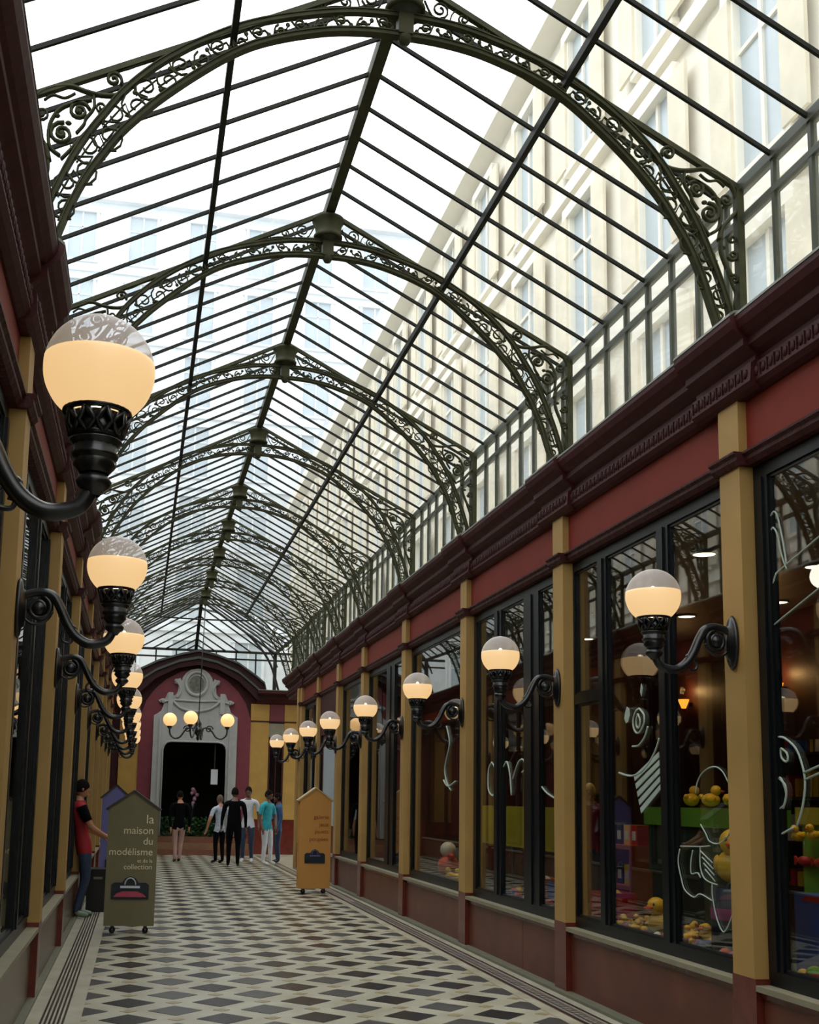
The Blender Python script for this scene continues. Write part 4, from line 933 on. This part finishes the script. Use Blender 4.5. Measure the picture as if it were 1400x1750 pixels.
# yellow panel window (second bay)
yp = root('yellow_display_panel', 'bright yellow display panel standing behind the second and third toy windows', 'panel', (4.66, 13.6, .60))
MB().box(-.03, .03, -1.55, 1.45, .48, .98).obj('panel', CARD, yp); [MB().box(-.03, .03, y, y+.06, 0, .48).obj('leg', BLACK, yp) for y in (-1.5, 0, 1.35)]
for k, y in enumerate((10.02, 11.15, 11.85)):
    o = root('toy_crate', ('red', 'blue', 'orange')[k]+' open toy crate on the floor of the yellow panel window', 'crate', (4.38, y, .60))
    MB().box(-.15, .15, -.18, .18, 0, .03).box(-.15, -.13, -.18, .18, .03, .22).box(.13, .15, -.18, .18, .03, .22).box(-.13, .13, -.18, -.16, .03, .22).box(-.13, .13, .16, .18, .03, .22).obj('body', (REDP, BLU, ORW)[k], o)
    MB().ball((0, .02, .16), .12, .13, .09, 10, 6).obj('plush_toy', (YEL, REDP, WHP)[k], o)
# third bay
pt = root('plush_toy', 'red and white plush toy lit on the third window floor', 'toy', (4.12, 14.75, .60))
MB().ball((0, 0, .16), .15, .17, .16, 12, 8).obj('body', ORG, pt); MB().ball((0, .02, .38), .11, n=12, m=8).obj('head', WHP, pt); [MB().ball((0, s*.13, .30), .05, .08, .05, 8, 5).obj('arm', REDP, pt) for s in (-1, 1)]
for k in range(7): duck('yellow duck beside the plush toy, %s in its row' % ORD[k], (4.05+.05*(k % 2), 13.3+.18*k, .60), 1.2+k, .15, 'ducks beside the plush toy')
bn = root('grey_bin', 'dark grey bin standing behind the plush toy', 'bin', (4.42, 15.3, .60)); MB().lathe([(0, 0), (.13, 0), (.17, .42), (.16, .42), (.125, .02), (0, .02)], 16).obj('body', DBL, bn); MB().lathe([(.17, .40), (.18, .41), (.17, .43)], 16).obj('rim', BLACK, bn)
yc = root('yellow_card_sign', 'small yellow card sign hanging in the third window', 'sign', (4.3, 14.4, 1.35)); MB().box(-.01, .01, -.13, .13, 0, .22).obj('card', CARD, yc); MB().tube([(0, 0, .22), (0, 0, 2.5)], .004, 4).obj('cord', BLACK, yc)
dc = root('hanging_dress', 'red and orange costumes hanging in the fourth window', 'clothes', (4.4, 17.75, .62))
MB().lathe([(.28, .1), (.20, .5), (.12, .75), (.17, .95), (.05, 1.02)], 14, sx=.5).obj('skirt', REDP, dc); MB().ball((0, 0, 1.12), .09, n=10, m=7).obj('mannequin_head', SKIND, dc); MB().tube([(0, 0, 0), (0, 0, .2)], .02, 6).obj('stand', BLACK, dc)
# lights in the shops
SPOTM = mat('lit_spot_disc', (255, 240, 220), .4, 0, 0, emit=(255, 226, 190), estr=5)
def spot(label, x, y, grp='round ceiling spotlights in the toy shop'):
    r = root('ceiling_spotlight', label, 'light', (x, y, 3.9), 0, grp); MB().lathe([(.0, -.012), (.10, -.012)], 20).obj('lit_disc', SPOTM, r); MB().lathe([(.10, 0), (.125, -.004), (.12, -.022), (.10, -.016)], 20).obj('ring', LEAD, r)
for x, y, n_ in ((6.4, 12.36, 'showing beside the nearest globe'), (4.95, 9.2, 'high in the toy shop near the wide window post'), (6.2, 9.4, 'at the edge of the nearest window'), (6.9, 11.2, 'deep in the nearest window'), (6.9, 9.9, 'before the brown back wall')):
    if n_: spot('round lit ceiling spotlight %s' % n_, x, y)
for x, y, n_ in ((6.0, 14.5, 'third'), (6.0, 17.0, 'fourth'), (5.2, 20.2, 'fifth')): spot('round lit ceiling spotlight inside the %s shop window bay' % n_, x, y, 'round ceiling spotlights in the farther shops')
def sconce(label, y, z):
    r = root('wall_sconce', label, 'light', (7.38, y, z), 0, 'amber wall sconces in the toy shop')
    MB().lathe([(.03, 0), (.07, .10), (.075, .12), (.06, .12), (.02, .01)], 14, (-.10, 0, 0)).obj('shade', mat('amber_glow_glass', (240, 150, 50), .4, 0, 0, emit=(250, 160, 50), estr=2.2), r); MB().box(-.04, .02, -.02, .02, .02, .08).obj('bracket', BLACK, r)
    l = bpy.data.lights.new('sconce_light', 'POINT'); l.energy = 5; l.color = (1, .55, .2); l.shadow_soft_size = .05; lo_ = bpy.data.objects.new('sconce_light', l); COL.objects.link(lo_); lo_.parent = r; lo_.location = (-.14, 0, .24)
for y, q in ((9.6, 'nearest'), (14.2, 'third'), (11.9, 'second')): sconce('amber wall sconce on the brown back wall of the toy shop, %s' % q, y, 2.95)
for x, y, e in ((4.5, 8.2, 50), (4.45, 6.3, 50), (4.5, 11.2, 46), (4.4, 14.6, 70), (4.6, 17.5, 26), (4.8, 20.0, 14)):
    l = bpy.data.lights.new('shop_light', 'SPOT'); l.energy = e*1.6; l.color = (1, .72, .42); l.spot_size = 1.5; l.spot_blend = .7; l.shadow_soft_size = .12; o = bpy.data.objects.new('shop_light', l); COL.objects.link(o); o.location = (x, y, 3.86)
pg = root('pendant_globe', 'white lit pendant globe inside the nearest shop window', 'light', (5.0, 7.50, 3.36))
MB().ball((0, 0, 0), .095, n=18, m=12).obj('globe', mat('white_lit_globe', (255, 250, 240), .3, 0, 0, emit=(255, 246, 232), estr=1.6), pg); MB().tube([(0, 0, .09), (0, 0, .54)], .008, 6).obj('rod', BLACK, pg)
hs = root('backroom_shelf', 'tall dark wooden wall shelf of small toys along the toy shop back wall', 'shelf', (7.25, 9.0, .03))
MB().box(-.15, .13, -2.6, -2.55, 0, 2.3).box(-.15, .13, 3.0, 3.05, 0, 2.3).obj('side_panel', SHOPW, hs)
for k in range(5): MB().box(-.15, .13, -2.55, 3.0, .25+.48*k, .28+.48*k).obj('shelf_board', SHOPW, hs)
ts = [MB() for _ in range(4)]
for k in range(170):
    z = .28+.48*rnd.randrange(5); y = 6.5+rnd.random()*5.4; a = rnd.uniform(.05, .1); b_ = rnd.uniform(.1, .3); ts[k % 4].box(7.12, 7.3, y, y+a, z+.03, z+.03+b_)
for t_, m_, q in zip(ts, (REDP, YEL, BLU, WHP), ('red', 'yellow', 'blue', 'white')):
    tag(t_.obj('shelf_toys', m_), 'small %s packaged toys crowded on the back wall shelf' % q, 'toys', kind='stuff')

# white outline drawings painted on the shop glass
WL = mat('white_window_paint', (158, 172, 160), .7)
def drawing(name, label, strokes, fills=(), w=.012, x=3.812):
    r = root(name, label, 'drawing')
    for L in strokes: MB().tube([(x, a, b) for a, b in (smooth(L, 4) if len(L) > 2 else L)], w, 5, flat=(1, 1)).obj('stroke', WL, r)
    for P_ in fills: MB().prism(P_, x-.003, x+.003, 'x').obj('fill', WL, r)
fo_ = [(8.17, 2.37), (8.09, 2.32), (8.08, 2.26), (8.14, 2.2), (8.21, 2.18), (8.27, 2.22), (8.28, 2.29), (8.23, 2.35), (8.17, 2.37)]
A0, A1, B0, B1 = (8.28, 1.85), (7.84, 2.02), (8.15, 1.54), (7.82, 1.72)
fl_ = []
for k in range(5):
    t0, t1 = k/5, k/5+.13
    L_ = lambda a, b, t: (a[0]+(b[0]-a[0])*t, a[1]+(b[1]-a[1])*t)
    fl_.append([L_(A0, B0, t0), L_(A1, B1, t0), L_(A1, B1, t1), L_(A0, B0, t1)])
drawing('window_drawing', 'white painted swirl face and striped block on the middle glass', [fo_, [(8.19, 2.33), (8.15, 2.27), (8.18, 2.22), (8.22, 2.24), (8.22, 2.29), (8.19, 2.33)], [(8.02, 2.22), (8.06, 2.16), (8.13, 2.11), (8.21, 2.08), (8.3, 2.08)],
        [(7.83, 2.12), (7.89, 2.04), (8.0, 1.95), (8.14, 1.88), (8.31, 1.85), (8.45, 1.86), (8.56, 1.88)]], fl_+[[(8.44, 2.31), (8.42, 2.36), (8.39, 2.40), (8.35, 2.38), (8.34, 2.33), (8.37, 2.28), (8.41, 2.27)], [(8.14, 2.50), (8.12, 2.56), (8.10, 2.52), (8.12, 2.46)]], w=.008)
drawing('window_drawing', 'thin white painted round figure outline with striped sleeve beside the yellow pilaster', [[(7.29, 1.71), (7.26, 1.79), (7.17, 1.86), (7.03, 1.89), (6.92, 1.86), (6.84, 1.78)], [(6.83, 1.48), (6.87, 1.43), (6.99, 1.38), (7.11, 1.39), (7.16, 1.44), (7.23, 1.5)], [(7.53, 1.34), (7.24, 1.35), (7.11, 1.36)],
        [(7.54, 1.32), (7.57, 1.23), (7.53, 1.12), (7.48, 1.04), (7.35, 1.0), (7.26, 1.03), (7.1, 1.0)], [(7.35, 1.32), (7.38, 1.24), (7.38, 1.16), (7.29, 1.17), (7.25, 1.14)], [(7.24, 1.35), (7.25, 1.23), (7.21, 1.15), (7.13, 1.12), (7.02, 1.11)],
        [(7.09, 1.11), (7.09, 1.03), (7.05, .91), (6.98, .82), (6.92, .83), (6.83, .94)]]+[[(7.24-.02*k, 1.32-.04*k), (7.08-.01*k, 1.25-.04*k)] for k in range(4)], w=.005)
drawing('window_drawing', 'white painted large round head outline with two ovals in the nearest window', [[(6.24, 1.8), (6.18, 1.76), (6.17, 1.71), (6.19, 1.65), (6.24, 1.62)][:5], [(6.24, 1.8), (6.22, 1.80), (6.17, 1.71), (6.21, 1.62)], [(6.21, 1.98), (6.15, 1.95), (6.14, 1.91), (6.17, 1.9), (6.21, 1.93), (6.21, 1.98)],
        [(6.23, 2.05), (6.17, 2.04), (6.06, 1.98), (6.0, 1.89), (5.97, 1.77), (6.01, 1.62), (6.07, 1.52)], [(6.23, 1.47), (6.2, 1.48), (6.11, 1.51)], [(5.98, 1.83), (5.6, 1.92)], [(5.97, 1.79), (5.6, 1.88)]], w=.007)
drawing('window_drawing', 'faint white painted plume strokes high on the nearest window', [[(6.23, 3.43), (6.2, 3.45), (6.16, 3.41), (6.11, 3.24), (6.08, 3.09)], [(6.23, 3.34), (6.21, 3.35), (6.17, 3.3), (6.13, 3.16), (6.08, 3.06)], [(6.23, 3.0), (6.2, 3.05), (6.12, 3.08), (5.5, 3.25)], [(6.23, 2.74), (6.15, 2.77), (5.5, 2.96)]], w=.006)
drawing('window_drawing', 'white painted oval and loop outlines on the second toy window', [[(11.91, 2.06), (12.02, 1.98), (12.03, 1.78), (11.91, 1.7), (11.80, 1.73), (11.80, 1.98), (11.91, 2.06)], [(11.24, 1.7), (11.29, 1.92), (11.39, 2.05), (11.50, 2.0)], [(11.2, 1.87), (11.01, 2.04), (10.86, 2.05), (10.83, 1.96), (10.91, 1.93)], [(10.34, 1.78), (10.2, 1.72), (9.99, 1.67)]], w=.009)
drawing('window_drawing', 'white painted branching stroke on the third window glass', [[(13.78, 2.57), (13.63, 2.34), (13.84, 2.06), (13.76, 1.87), (13.55, 1.76)], [(13.9, 1.89), (13.69, 1.81), (13.35, 1.87)]], w=.010)
